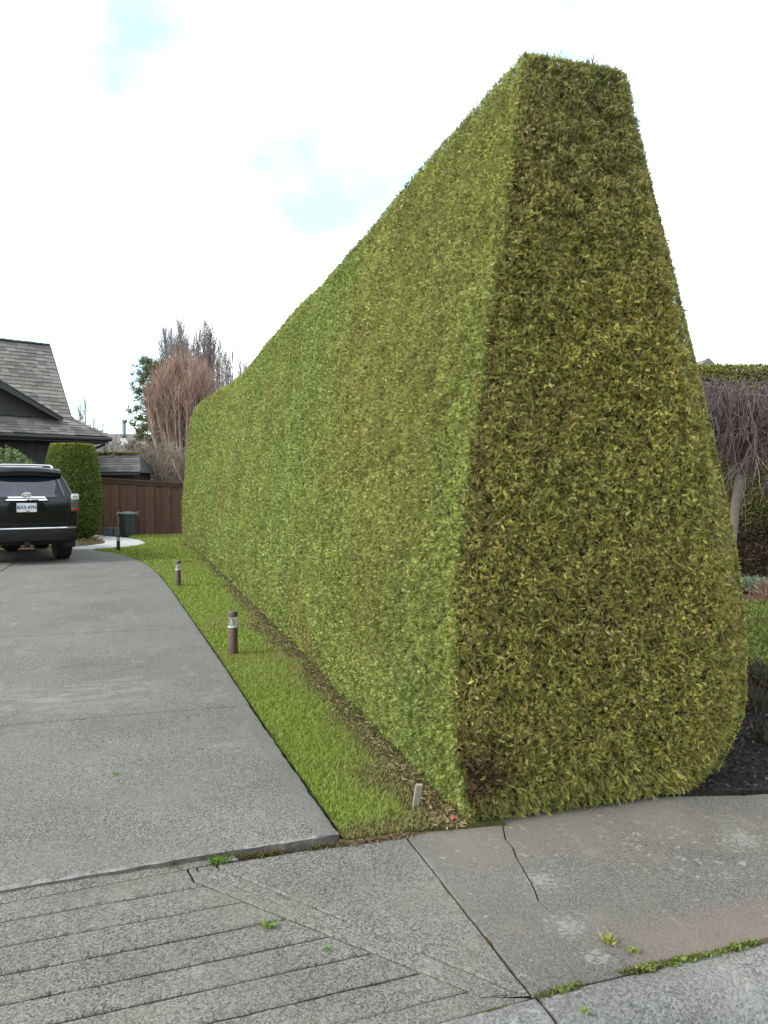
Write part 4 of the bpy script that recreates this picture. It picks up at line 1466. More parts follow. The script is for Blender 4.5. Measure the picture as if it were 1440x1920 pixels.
# ------------------------------------------------------------------ shed behind the fence
SC = W(-8.62, 26.0)
shed = thing('garden_shed', 'small dark shed with mossy shingled roof behind the fence', 'shed', W(-8.9, 27.0), -YAW + R(2))
MB().prism([(-1.4, -1.0, 0), (0.42, -1.0, 0), (0.42, 1.0, 0), (-1.4, 1.0, 0)], (0, 0, 1.98)).build('wall', M_SHEDW, shed)
srf = MB()
srf.add([(-1.6, -1.25, 1.96), (0.66, -1.25, 1.96), (0.28, 0.0, 2.62), (-1.6, 0.0, 2.62), (0.66, 1.25, 1.96), (-1.6, 1.25, 1.96)], [(0, 1, 2, 3), (3, 2, 4, 5), (1, 4, 2), (0, 3, 5), (0, 5, 4, 1)])
sroof = srf.build('roof', M_TRIMW, shed)
ang = math.atan2(0.66, 1.25)
for r_ in range(8):
    t = r_ / 8
    x = 0.66 - 0.38 * t
    while x > -1.2:
        w_, me = random.choice(shingle_meshes)
        x -= w_ + 0.006
        o = bpy.data.objects.new('shingle', me)
        o.location = (x, -1.27 + 1.25 * t, 1.962 + 0.66 * t + random.uniform(0, 0.005))
        o.rotation_euler = (ang, 0, 0)
        link(o, sroof)
MB().prism([(-1.6, -1.28, 1.87), (0.66, -1.28, 1.87), (0.66, -1.28, 1.955), (-1.6, -1.28, 1.955)], (0, 0.03, 0)).build('fascia', M_TRIMW, shed)
n = 1800
P = np.stack([rng.uniform(-1.4, 0.30, n), rng.normal(-0.05, 0.06, n), np.full(n, 2.62)], 1)
T, S, K = frame(np.tile([0, 0, 1.0], (n, 1)), 0.7, 1.0)
Ln = rng.uniform(0.06, 0.14, n)
V, F, C = spray(P, T, S, K, Ln, Ln * 0.35, rng.uniform(0, .5, n), 'far', pal([(0.24, 0.26, 0.04), (0.17, 0.19, 0.03), (0.28, 0.28, 0.06)], [1, 1, 1], n))
np_mesh('ridge_moss', V, F, M_GRASS, shed, C, kind='stuff')

# ------------------------------------------------------------------ neighbour's roof far behind
nh = thing('far_house', 'far house with plain grey brown roof and a metal flue behind the bare bushes', 'house', W(-16.0, 47.0), -YAW)
MB().prism([(-6, -3.4, 0), (5.2, -3.4, 0), (5.2, 3.4, 0), (-6, 3.4, 0)], (0, 0, 2.4)).build('wall', M_CREAM, nh)
nr_ = MB().add([(-6.5, -4.0, 2.2), (5.8, -4.0, 2.2), (5.8, 0, 4.75), (-6.5, 0, 4.75), (5.8, 4.0, 2.2), (-6.5, 4.0, 2.2)], [(0, 1, 2, 3), (3, 2, 4, 5), (1, 4, 2), (0, 3, 5), (0, 5, 4, 1)]).build('roof', M_ROOFFAR, nh)
MB().lathe([(0.13, 3.7), (0.13, 5.35), (0.17, 5.36), (0.17, 5.5), (0.13, 5.52)], c=(0.45, -0.9, 0), n=14).build('flue', M_VENT, nr_, smooth=True)
MB().lathe([(0.30, 4.0), (0.16, 4.45)], c=(0.45, -0.95, 0), n=14).build('flue_base', M_VENTW, nr_, smooth=True)
MB().box((-0.85, -2.2, 3.60), (0.42, 0.3, 0.34), 0.03).build('roof_vent', M_VENTW, nr_)


# ------------------------------------------------------------------ bare trees
class Tubes:
    def __init__(s):
        s.v, s.f, s.c, s.b = [], [], [], 0

    def add(s, P0, P1, r0, r1, col, bow=None, sides=3):
        """arrays of straight or bowed tapered twigs"""
        n = len(P0)
        mid = (P0 + P1) / 2 + (bow if bow is not None else 0)
        ax = unit(P1 - P0)
        q = unit(np.cross(ax, rng.normal(0, 1, (n, 3))))
        w = np.cross(ax, q)
        rows_ = []
        for p, r in ((P0, r0), (mid, (r0 + r1) / 2), (P1, r1)):
            for k in range(sides):
                a = 2 * np.pi * k / sides
                rows_.append(p + (q * math.cos(a) + w * math.sin(a)) * np.reshape(r, (-1, 1)))
        V = np.stack(rows_, 1).reshape(-1, 3)
        f = []
        for i in range(2):
            for k in range(sides):
                a, b_, c_, d = i * sides + k, i * sides + (k + 1) % sides, (i + 1) * sides + (k + 1) % sides, (i + 1) * sides + k
                f += [(a, b_, c_), (a, c_, d)]
        f = np.array(f)
        F = (f[None] + (np.arange(n) * sides * 3)[:, None, None]).reshape(-1, 3) + s.b
        s.v.append(V); s.f.append(F); s.c.append(np.repeat(np.broadcast_to(col, (n, 3)), sides * 3, 0))
        s.b += len(V)
        return mid

    def build(s, name, parent, off=None, kind=None):
        return np_mesh(name, np.concatenate(s.v), np.concatenate(s.f), M_TWIG, parent, np.concatenate(s.c), off=off, kind=kind)


def fastigiate(label, base_xy, h, spread, nstem, ntwig, stemcol, twigcol, topcut=0.0, h0=0.9, shape=None, name='bare_tree', twl=(0.4, 1.0), twr=0.011, group='bare upright trees behind the hedge'):
    b = np.array([base_xy[0], base_xy[1], 0.0])
    t = thing(name, label, 'tree', b, group=group)
    MB().tube([(0, 0, -0.05), (0.02, 0, h0 * 0.6), (0, 0.03, h0 * 1.2)], [0.22, 0.17, 0.13], 10).build('trunk', M_BARK, t, smooth=True)
    st = Tubes()
    a = rng.uniform(0, 2 * np.pi, nstem)
    rr = np.sqrt(rng.uniform(0.02, 1, nstem)) * spread
    hh = h * rng.uniform(0.80, 1.0, nstem) * (1 - topcut * (rr / spread) ** 2)
    P0 = np.stack([rng.normal(0, .07, nstem), rng.normal(0, .07, nstem), rng.uniform(h0 * 0.5, h0 * 1.3, nstem)], 1)
    Pm = np.stack([np.cos(a) * rr * 0.75, np.sin(a) * rr * 0.75, P0[:, 2] + (hh - P0[:, 2]) * 0.42], 1)
    P1 = np.stack([np.cos(a) * rr, np.sin(a) * rr, hh], 1)
    st.add(P0, Pm, np.full(nstem, .055), np.full(nstem, .036), np.array(stemcol), bow=np.stack([np.cos(a) * rr * .12, np.sin(a) * rr * .12, np.zeros(nstem)], 1), sides=5)
    st.add(Pm, P1, np.full(nstem, .036), np.full(nstem, .010), np.array(stemcol) * 0.95, bow=np.stack([np.cos(a) * rr * .07, np.sin(a) * rr * .07, np.zeros(nstem)], 1), sides=4)
    st.build('branches', t)
    tw = Tubes()
    i = rng.integers(0, nstem, ntwig)
    f = rng.uniform(0.0, 1.0, ntwig) ** 0.8
    low = rng.uniform(0, 1, ntwig) < 0.12
    Q0 = np.where(low[:, None], P0[i] * (1 - f[:, None] * 0.9) + Pm[i] * f[:, None] * 0.9, Pm[i] * (1 - f[:, None]) + P1[i] * f[:, None])
    Q0 = Q0 + rng.normal(0, 0.03, (ntwig, 3))
    dr = unit(np.stack([rng.normal(0, 0.33, ntwig), rng.normal(0, 0.33, ntwig), np.ones(ntwig)], 1))
    ln = rng.uniform(*twl, ntwig)[:, None]
    c = np.array(twigcol)[rng.integers(0, len(twigcol), ntwig)] * rng.uniform(0.7, 1.3, ntwig)[:, None]
    tw.add(Q0, Q0 + dr * ln, np.full(ntwig, twr), np.full(ntwig, twr * .45), c, bow=rng.normal(0, .04, (ntwig, 3)))
    tw.build('twigs', t, kind='stuff')
    return t


bt = W(-8.6, 33.0)
fastigiate('broad russet tinted bare tree with dense upright twigs beyond the fence', bt, 7.2, 1.75, 90, 9500, (0.40, 0.33, 0.27), [(0.37, 0.225, 0.17), (0.33, 0.225, 0.18), (0.31, 0.25, 0.21)], 0.22, 2.4, twl=(0.35, 0.9), twr=0.013)
fastigiate('tall sparse grey bare tree rising above the russet one', W(-9.95, 39.5), 10.0, 1.6, 44, 4200, (0.26, 0.23, 0.22), [(0.24, 0.19, 0.18), (0.22, 0.19, 0.185)], 0.05, 2.0, twl=(0.5, 1.1))
fastigiate('thin bare tree at the right, just above the far end of the hedge', W(-7.5, 38.0), 8.4, 0.9, 20, 1100, (0.25, 0.22, 0.21), [(0.22, 0.19, 0.19), (0.20, 0.18, 0.175)], 0.1, 2.0, twl=(0.4, 0.9))
fastigiate('small bare tree showing behind the house roof', W(-16.5, 42.0), 6.5, 1.7, 18, 420, (0.26, 0.25, 0.24), [(0.26, 0.24, 0.23), (0.22, 0.21, 0.2)], 0.35, 2.0, twl=(0.5, 1.0), twr=0.014, group='bare upright trees behind the hedge')

# bare bushes along the back of the fence
for i, (x, d, h, sp_, lab) in enumerate(((-9.3, 27.5, 3.05, 1.1, 'tangled bare shrub directly right of the shed roof'), (-8.1, 28.3, 3.3, 1.15, 'tangled bare shrub in the middle behind the fence'), (-6.9, 27.9, 3.1, 1.1, 'tangled bare shrub beside the far end of the hedge'), (-9.3, 33.0, 3.6, 1.6, 'pale bare thicket in front of the far house'))):
    t = thing('bare_shrub', lab, 'shrub', W(x, d), group='bare shrubs behind the fence')
    tb = Tubes()
    n = 26
    P0 = np.concatenate([rng.normal(0, .25, (n, 2)), np.zeros((n, 1))], 1)
    a = rng.uniform(0, 2 * np.pi, n)
    r_ = rng.uniform(0.3, 1, n) * sp_
    P1 = np.stack([np.cos(a) * r_, np.sin(a) * r_, h * rng.uniform(.7, 1, n)], 1)
    tb.add(P0, P1, np.full(n, .035), np.full(n, .010), np.array((0.36, 0.31, 0.24)), bow=np.concatenate([rng.normal(0, .12, (n, 2)), np.full((n, 1), .1)], 1), sides=4)
    tb.build('stems', t)
    tb = Tubes()
    m_ = 2000
    k = rng.integers(0, n, m_); f = rng.uniform(.15, 1, m_)[:, None]
    Q = P0[k] * (1 - f) + P1[k] * f + rng.normal(0, .06, (m_, 3))
    dr = unit(rng.normal(0, 1, (m_, 3)) + np.array([0, 0, .5]))
    c = pal([(0.31, 0.26, 0.195), (0.25, 0.205, 0.155), (0.38, 0.325, 0.25), (0.19, 0.155, 0.12)], [3, 3, 2, 2], m_)
    Q1 = Q + dr * rng.uniform(.2, .65, m_)[:, None]
    Q1[:, 2] = np.maximum(Q1[:, 2], 0.1)
    tb.add(Q, Q1, np.full(m_, .008), np.full(m_, .004), c, bow=rng.normal(0, .05, (m_, 3)))
    tb.build('twigs', t, kind='stuff')

# pine
pt = W(-10.45, 35.0)
pine = thing('pine_tree', 'dark green pine with clumped needles left of the bare trees', 'tree', pt)
MB().tube([(0, 0, -0.05), (0.05, 0, 2.5), (0.1, 0.05, 5.0), (0.12, 0.05, 7.3)], [0.17, 0.13, 0.08, 0.02], 10).build('trunk', M_BARK, pine, smooth=True)
br = Tubes()
pv = []
for k in range(70):
    z = 1.9 + 5.3 * (k / 70)
    a = k * 2.4
    ln = (1.62 - 0.175 * (z - 1.9)) * random.uniform(0.65, 1.1)
    p0 = np.array([[0.05, 0, z]]); p1 = np.array([[math.cos(a) * ln, math.sin(a) * ln, z + ln * random.uniform(0.05, 0.45)]])
    br.add(p0, p1, np.array([0.03]), np.array([0.01]), np.array((0.13, 0.10, 0.08)), bow=np.array([[0, 0, -0.08]]), sides=4)
    for q in range(7):
        f = 0.35 + 0.65 * q / 6
        c0 = p0[0] * (1 - f) + p1[0] * f + np.random.default_rng(k * 10 + q).normal(0, 0.10, 3)
        pv.append(c0)
br.build('branches', pine)
pv = np.array(pv)
idx = rng.integers(0, len(pv), 17000)
N = unit(rng.normal(0, 1, (17000, 3)) + np.array([0, 0, 0.5]))
Ln = rng.uniform(0.10, 0.22, 17000)
P = pv[idx] + rng.normal(0, 0.05, (17000, 3))
T, S, K = frame(N, 1.0, 0.3)
c = pal([(0.105, 0.125, 0.055), (0.145, 0.165, 0.07), (0.075, 0.09, 0.045), (0.20, 0.20, 0.085)], [4, 3, 3, 1], 17000)
V, F, C = spray(P, T, S, K, Ln, Ln * 0.13, rng.uniform(0, .3, 17000), 'far', c)
np_mesh('needles', V, F, M_LEAF, pine, C, kind='stuff')

# ------------------------------------------------------------------ right: neighbour's hedge, weeping tree, border plants, roof
h2a, h2b = W(0.4, 12.1), W(9.2, 11.2)
d2 = unit((h2b - h2a)[None])[0]
nd = np.array([d2[1], -d2[0], 0]) * 1.0         # towards the camera
L2 = np.linalg.norm(h2b - h2a)
hedge2 = thing('low_hedge', 'clipped hedge with bare brown foot across the neighbouring lawn, right of the tall hedge', 'hedge', h2a, math.atan2(d2[1], d2[0]))
MB().prism([(0, 0.06, 0), (L2, 0.06, 0), (L2, 0.22, 3.20), (0, 0.22, 3.24)], (0, 1.0, 0)).build('inner_branches', M_CORE, hedge2)
n = 44000
u = rng.uniform(0, L2, n); z = rng.uniform(0.05, 3.30, n)
P = np.stack([u, 0.05 * z + 0.05 * (fbm(np.stack([u, z, z * 0], 1), 1, 3) - .5), z], 1)
N = np.tile(unit(np.array([[0, -1.0, 0.06]])), (n, 1))
tn = 9000
P = np.concatenate([P, np.stack([rng.uniform(0, L2, tn), rng.uniform(.15, 1.2, tn), np.full(tn, 3.30)], 1)])
N = np.concatenate([N, np.tile([0, 0, 1.0], (tn, 1))]); n += tn
T, S, K = frame(N, 0.7, 1.0, 0.15)
Ln = rng.uniform(0.05, 0.10, n)
c = pal([(0.20, 0.21, 0.05), (0.15, 0.165, 0.04), (0.27, 0.26, 0.075)], [4, 3, 2], n)
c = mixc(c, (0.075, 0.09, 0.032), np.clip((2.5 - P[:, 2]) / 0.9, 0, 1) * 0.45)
bare_ = np.clip((1.15 - P[:, 2]) / 0.35 + (fbm(P, 2, 6) - .5) * 1.2, 0, 1)
c = mixc(c, (0.060, 0.042, 0.034), bare_ * 0.92)
c *= rng.uniform(.75, 1.25, n)[:, None]
V, F, C = spray(P - T * (Ln * .5)[:, None], T, S, K, Ln, Ln * .25, rng.uniform(0, .9, n), 'far', c)
np_mesh('foliage', V, F, M_LEAF, hedge2, C, kind='stuff')

wt = W(3.66, 8.0)
weep = thing('weeping_tree', 'small weeping bare tree with tangled purplish twigs and a pale trunk', 'tree', wt, -YAW)
MB().tube([(-0.10, 0, -0.05), (-0.06, 0, 0.6), (0.0, 0.0, 1.25), (0.05, 0.0, 1.52), (0.07, 0, 1.66)], [0.065, 0.052, 0.045, 0.052, 0.038], 12).build('trunk', plain('pale_bark', (0.20, 0.175, 0.15), 0.9, var=0.5, scale=25), weep, smooth=True)
tb = Tubes(); tw = Tubes()
for k in range(22):
    a = k * 2.399 + 0.2
    ln = random.uniform(0.45, 0.95)
    top = random.uniform(2.30, 2.52)
    prev = np.array([0.06, 0.0, 1.58])
    pts = []
    for s_ in range(9):
        t = s_ / 8
        r_ = ln * (t ** 0.8)
        zz = 1.58 + (top - 1.58) * math.sin(min(1, t * 1.9) * math.pi / 2) - max(0, t - 0.5) ** 1.5 * 1.9
        pts.append(np.array([0.06 + math.cos(a) * r_ + random.gauss(0, .03), math.sin(a) * r_ + random.gauss(0, .03), zz]))
    pts = np.array(pts)
    tb.add(pts[:-1], pts[1:], np.linspace(.018, .005, 8), np.linspace(.016, .0045, 8), np.array((0.15, 0.12, 0.118)), sides=5)
    for q in range(105):
        i = random.randint(2, 8)
        p = pts[i] + rng.normal(0, .03, 3)
        aa = a + random.gauss(0, 1.3)
        o_ = random.uniform(.05, .30)
        p1 = p + np.array([math.cos(aa) * o_, math.sin(aa) * o_, random.uniform(-.28, .14)])
        p2 = p1 + np.array([math.cos(aa) * o_ * .4 + random.gauss(0, .05), math.sin(aa) * o_ * .4, -random.uniform(.08, .38)])
        cc = np.array([(0.135, 0.098, 0.100), (0.105, 0.078, 0.082), (0.185, 0.142, 0.138)][q % 3])
        tw.add(np.array([p, p1]), np.array([p1, p2]), np.array([.0040, .0030]), np.array([.0030, .0016]), cc, bow=rng.normal(0, .02, (2, 3)))
tb.build('branches', weep)
tw.build('twigs', weep, kind='stuff')


def clump(name, p, n, r, h, cols, label, cat, kind='leaf', lw=0.4, lmin=.04, lmax=.09, group=None):
    t = thing(name, label, cat, (p[0], p[1], 0.0), group=group)
    P = np.stack([rng.normal(0, r * .5, n), rng.normal(0, r * .5, n), rng.uniform(0.0, h, n)], 1)
    N = unit(np.stack([P[:, 0], P[:, 1], np.full(n, .25)], 1))
    T, S, K = frame(N, .8, .8, .5)
    Ln = rng.uniform(lmin, lmax, n)
    V, F, C = spray(P, T, S, K, Ln, Ln * lw, rng.uniform(0, .6, n), kind, pal(cols, [1] * len(cols), n) * rng.uniform(.7, 1.25, n)[:, None])
    np_mesh('leaves' if kind == 'leaf' else 'twigs', V, F, M_LEAF, t, C, kind='stuff')
    st = MB()
    for k in range(5):
        a = k * 1.26
        st.tube([(0, 0, -0.01), (math.cos(a) * r * .2, math.sin(a) * r * .2, h * .5), (math.cos(a) * r * .4, math.sin(a) * r * .4, h * .9)], [.006, .005, .002], 5)
    st.build('stems', M_BARK, t)
    return t


silver = [(0.20, 0.26, 0.17), (0.26, 0.32, 0.23), (0.14, 0.19, 0.12)]
for i, (x, d, lab) in enumerate(((5.02, 10.55, 'grey green leafy border plant nearest the tall hedge'), (5.35, 10.45, 'grey green leafy border plant at the right picture edge'), (5.75, 10.4, 'grey green leafy border plant farthest right along the lawn'))):
    clump('border_plant', W(x, d), 500, .26, .16, silver, lab, 'plant', group='grey green border plants')
clump('border_plant', W(4.78, 10.5), 240, .16, .10, [(0.24, 0.2, 0.18), (0.16, 0.16, 0.1), (0.3, 0.26, 0.24)], 'withered pinkish grey border plant half hidden by the hedge', 'plant', group='grey green border plants')
clump('pink_shrub', W(4.80, 9.4), 420, .20, .24, [(0.36, 0.20, 0.17), (0.30, 0.18, 0.14), (0.24, 0.17, 0.12)], 'small pinkish twiggy shrub at the right edge of the picture', 'shrub', 'far', .10, .06, .14)
dk = [(0.055, 0.065, 0.03), (0.09, 0.085, 0.045), (0.10, 0.07, 0.05)]
for i, (px, py, lab) in enumerate(((1408, 1272, 'low dark plant at the edge of the mulch next to the hedge'), (1440, 1290, 'low dark sprawling plant at the lawn end of the mulch bed'), (1405, 1330, 'small dark plant in the mulch against the hedge'), (1436, 1395, 'tiny olive weed in the dark mulch bed'))):
    clump('low_plant', G(px, py), 300 if i < 3 else 80, .16 if i < 3 else .06, .10, dk, lab, 'plant', lmin=.025, lmax=.06, group='low plants in the mulch')

rh = thing('neighbour_house', 'grey gable tip of a house just showing over the neighbouring hedge', 'house', W(11.1, 26.5), -YAW)
MB().prism([(-3.6, 0, 0), (3.2, 0, 0), (3.2, 0, 2.4), (-0.1, 0, 5.55), (-3.6, 0, 2.4)], (0, 7, 0)).build('wall', M_CREAM, rh)
for sgn in (-1, 1):
    MB().prism([(-0.1, -0.35, 5.85), (-0.1, -0.35, 5.62), (sgn * 3.9 - 0.1, -0.35, 1.85), (sgn * 3.9 - 0.1, -0.35, 2.08)], (0, 7.7, 0)).build('roof_slope', M_ROOFFAR, rh)

# ------------------------------------------------------------------ parked car
CR = R(14.3)
wheel_at = G(116, 1047, ZD)
ch, sh = math.cos(CR), math.sin(CR)
TRK, RAX = 0.745, 1.0
root = np.array([wheel_at[0] - (TRK * ch - RAX * sh), wheel_at[1] - (TRK * sh + RAX * ch), ZD + 0.004])
car = thing('parked_car', 'black four wheel drive car parked on the driveway, seen from behind', 'car', root, CR)
CWS = 0.955
prof = [(0.0, 0.44), (0.60, 0.44), (0.61, 0.44), (0.80, 0.46), (0.885, 0.56), (0.905, 0.78), (0.905, 1.00), (0.885, 1.17), (0.845, 1.235), (0.70, 1.57), (0.635, 1.69), (0.55, 1.745), (0.35, 1.772), (0.0, 1.78)]
RAISE = (2, 3, 4, 5)


def rear_y(z):
    return float(np.interp(z, [0.4, 1.0, 1.2, 1.24, 1.57, 1.70, 1.78], [0.05, 0.035, 0.06, 0.085, 0.27, 0.36, 0.42]))


FAX = 3.79
sts = [0.0, 0.03, 0.08, 0.2, 0.4, 0.5] + [0.56 + 0.08 * k for k in range(12)] + [1.6, 1.9, 2.3, 2.65, 2.9, 3.1, 3.28] + [3.34 + 0.075 * k for k in range(13)] + [4.45, 4.6, 4.70, 4.74]
vs = []
for y in sts:
    cap = float(np.interp(y, [0, 2.6, 2.75, 3.5, 3.6, 4.4, 4.74], [1.78, 1.775, 1.74, 1.24, 1.20, 1.13, 1.0]))
    narrow = float(np.interp(y, [0, 0.03, 0.08, 0.3, 3.9, 4.5, 4.7, 4.74], [0.955, 0.975, 0.988, 1.0, 1.0, 0.96, 0.88, 0.82]))
    row = []
    for k, (w, z) in enumerate(prof):
        zz, ww = z, w
        if z > 1.17 and cap < 1.78:
            f = (cap - 1.17) / (1.78 - 1.17)
            zz = 1.17 + (z - 1.17) * max(f, -0.3)
            if k >= 8 and f < 0.5:
                ww = w + (1 - max(f, 0) / 0.5) * (min(w * 1.25, 0.83) - w)
        for ax in (RAX, FAX):
            if k in RAISE and abs(y - ax) < 0.47:
                zz = max(zz, 0.39 + math.sqrt(0.47 ** 2 - (y - ax) ** 2) - (0.02 if k < 5 else 0))
        sh_ = rear_y(zz) * max(0.0, 1 - y / 1.3)
        row.append((ww * narrow, y + sh_, zz))
    vs += row + [(-p[0], p[1], p[2]) for p in reversed(row[1:-1])]
m = 2 * len(prof) - 2
fs = []
for i in range(len(sts) - 1):
    for j in range(m):
        fs.append((i * m + j, i * m + (j + 1) % m, (i + 1) * m + (j + 1) % m, (i + 1) * m + j))
for e in (0, len(sts) - 1):
    b = e * m
    for k in range(len(prof) - 1):
        l0, l1 = (m - k) % m, m - k - 1
        if k == 0: fs.append((b, b + 1, b + m - 1))
        elif k == len(prof) - 2: fs.append((b + k, b + k + 1, b + l0))
        else: fs.append((b + k, b + k + 1, b + l1, b + l0))
body = MB().add(vs, fs).build('body', M_BLACK, car, smooth=True)


def rear_panel(pts, lift, thick=0.008):
    """panel lying on the tail: list of x, z"""
    q = [(x, rear_y(z) - lift, z) for x, z in pts]
    return MB().prism(q, (0, thick, 0))


gl = [(-0.60, 1.245), (-0.45, 1.225), (0, 1.215), (0.45, 1.225), (0.60, 1.245), (0.575, 1.36), (0.515, 1.54), (0.47, 1.585), (0, 1.60), (-0.47, 1.585), (-0.515, 1.54), (-0.575, 1.36)]
cg = (0, 1.4)
V_ = [(x, rear_y(z) - 0.012 + 0.10 * (x / 0.6) ** 2 * 0.15, z) for x, z in gl]
MB().add(V_ + [(0, rear_y(1.4) - 0.014, 1.4)], [(i, (i + 1) % 12, 12) for i in range(12)]).build('rear_window', M_GLASSD, car, smooth=True)
for sx in (-1, 1):
    # rear quarter glass, side glass
    q = [(0.835, 0.42, 1.255), (0.835, 0.95, 1.255), (0.715, 0.98, 1.55), (0.715, 0.62, 1.55)]
    MB().prism([(sx * (x + 0.006), y, z) for x, y, z in q], (-sx * 0.004, 0, 0)).build('quarter_window', M_GLASSD, car)
    for ya, yb, yc in ((1.05, 1.85, 1.85), (1.93, 2.95, 2.72)):
        q = [(0.838, ya, 1.25), (0.838, yb, 1.25), (0.708, yc, 1.56), (0.708, ya + 0.03, 1.56)]
        MB().prism([(sx * (x + 0.006), y, z) for x, y, z in q], (-sx * 0.004, 0, 0)).build('side_window', M_GLASSD, car)
    # corner glass seen from behind
    q = [(0.625, rear_y(1.25) + 0.012, 1.25), (0.795, rear_y(1.25) + 0.10, 1.25), (0.675, rear_y(1.54) + 0.07, 1.54), (0.545, rear_y(1.56) + 0.015, 1.56)]
    MB().prism([(sx * x, y - 0.035, z) for x, y, z in q], (0, 0.006, 0)).build('corner_window', M_GLASSD, car)
    MB().tube([(sx * 0.80, rear_y(1.25) + 0.06, 1.25), (sx * 0.735, rear_y(1.42) + 0.05, 1.42), (sx * 0.665, rear_y(1.57) + 0.03, 1.58)], 0.008, 6).build('pillar_trim', M_SILVER, car)
    # tail lamp in three lenses
    tl = MB().box((sx * 0.825, 0.085, 1.12), (0.135, 0.15, 0.34), 0.02).build('tail_lamp', M_LSMOKE, car, smooth=True)
    MB().box((sx * 0.829, 0.078, 1.225), (0.140, 0.155, 0.105), 0.018).build('clear_lens', M_LCLEAR, tl, smooth=True)
    MB().box((sx * 0.806, -0.002, 1.228), (0.022, 0.012, 0.03), 0.004).build('bulb', M_LSMOKE, tl)
    MB().box((sx * 0.85, -0.002, 1.228), (0.022, 0.012, 0.03), 0.004).build('bulb', M_LSMOKE, tl)
    MB().box((sx * 0.829, 0.078, 0.993), (0.140, 0.155, 0.046), 0.012).build('red_lens', M_LRED, tl, smooth=True)
    # roof rail
    rail = [(sx * 0.53, 0.62, 1.755), (sx * 0.535, 0.74, 1.800), (sx * 0.54, 1.4, 1.812), (sx * 0.54, 2.0, 1.808), (sx * 0.53, 2.45, 1.77)]
    MB().tube(rail, [0.022, 0.026, 0.026, 0.026, 0.02], 8).build('roof_rail', M_SILVER, car, smooth=True)
    MB().box((sx * 0.925, 2.85, 1.22), (0.17, 0.09, 0.15), 0.03).build('door_mirror', M_BLACK, car, smooth=True)
    MB().box((sx * 0.70, 4.66, 0.98), (0.34, 0.14, 0.15), 0.03).build('headlamp', M_LCLEAR, car, smooth=True)
    for yd in (1.55, 2.55):
        MB().box((sx * 0.908, yd, 1.02), (0.018, 0.16, 0.03), 0.006).build('door_handle', M_CHROME, car, smooth=True)
    MB().box((sx * 0.80, 0.50, 0.40), (0.22, 0.02, 0.30), 0.006).build('mud_flap', M_TRIM, car)
    MB().box((sx * 0.88, 2.4, 0.44), (0.14, 1.9, 0.05), 0.012).build('running_board', M_TRIM, car, smooth=True)
MB().tube([(-0.54, 0.88, 1.822), (-0.2, 0.88, 1.832), (0.2, 0.88, 1.832), (0.54, 0.88, 1.822)], 0.020, 8).build('roof_crossbar', M_SILVER, car, smooth=True)
MB().tube([(-0.54, 1.9, 1.822), (0.54, 1.9, 1.822)], 0.018, 8).build('roof_crossbar', M_SILVER, car, smooth=True)
MB().prism([(-0.60, 2.80, 1.715), (0.60, 2.80, 1.715), (0.70, 3.44, 1.295), (-0.70, 3.44, 1.295)], (0, 0.012, 0.012)).build('windscreen', M_GLASSD, car)
MB().box((0, 4.735, 0.86), (0.9, 0.05, 0.22), 0.02).build('grille', M_TRIM, car)
MB().box((0, 4.70, 0.58), (1.60, 0.20, 0.28), 0.06).build('front_bumper', M_BLACK, car, smooth=True)
# spoiler over the rear window
spv, spf = [], []
xs_ = np.linspace(-0.63, 0.63, 13)
for x in xs_:
    e = (abs(x) / 0.63) ** 3
    dz = -0.035 * (x / 0.63) ** 2
    spv += [(x, 0.24 + 0.10 * e, 1.605 + dz), (x, 0.14 + 0.12 * e, 1.640 + dz), (x, 0.125 + 0.12 * e, 1.70 + dz), (x, 0.17 + 0.12 * e, 1.755 + dz), (x, 0.55, 1.79 + dz), (x, 0.55, 1.68 + dz)]
for i in range(12):
    for j in range(6):
        spf.append((i * 6 + j, i * 6 + (j + 1) % 6, (i + 1) * 6 + (j + 1) % 6, (i + 1) * 6 + j))
spf += [tuple(range(6)), tuple(reversed(range(72, 78)))]
MB().add(spv, spf).build('spoiler', M_BLACK, car, smooth=True)
# tailgate seam, chrome strip, emblem, plate
MB().tube([(-0.715, 0.018, 1.2), (-0.715, 0.015, 0.80), (-0.69, 0.015, 0.735), (0.69, 0.015, 0.735), (0.715, 0.015, 0.80), (0.715, 0.018, 1.2)], 0.005, 5).build('tailgate_seam', M_TRIM, car)
cb = [(-0.375, 1.145), (0.375, 1.145), (0.335, 1.20), (0.31, 1.235), (-0.31, 1.235), (-0.335, 1.20)]
V_ = [(x, rear_y(z) - 0.022, z) for x, z in cb]
V2 = [(x * 0.95, rear_y(z) - 0.055 + (0.02 if z > 1.2 else 0), z * 0.5 + 0.5 * 1.185) for x, z in cb]
bar = MB().add(V_ + V2, [(0, 1, 7, 6), (1, 2, 8, 7), (2, 3, 9, 8), (3, 4, 10, 9), (4, 5, 11, 10), (5, 0, 6, 11), (6, 7, 8, 9, 10, 11), (0, 5, 4, 3, 2, 1)]).build('handle_bar', M_CHROME, car)


def ellipse_ring(mb, cx, cz, y, a, b, r):
    pts = [(cx + a * math.cos(t), y, cz + b * math.sin(t)) for t in np.linspace(0, 2 * math.pi, 29)]
    mb.tube(pts, r, 6)


em = MB()
em.lathe([(0.078, -0.004), (0.076, 0.0)], n=28, axis='Y')
em.v = [(x, y, z * 0.66) for x, y, z in em.v]
em.v = [(x, y - 0.005, z + 1.255) for x, y, z in em.v]
emo = em.build('emblem', M_SILVER, car)
er = MB()
ellipse_ring(er, 0, 1.255, -0.012, 0.078, 0.051, 0.007)
ellipse_ring(er, 0, 1.272, -0.012, 0.048, 0.022, 0.005)
ellipse_ring(er, 0, 1.250, -0.012, 0.024, 0.040, 0.005)
er.build('emblem_rings', M_CHROME, emo, smooth=True)


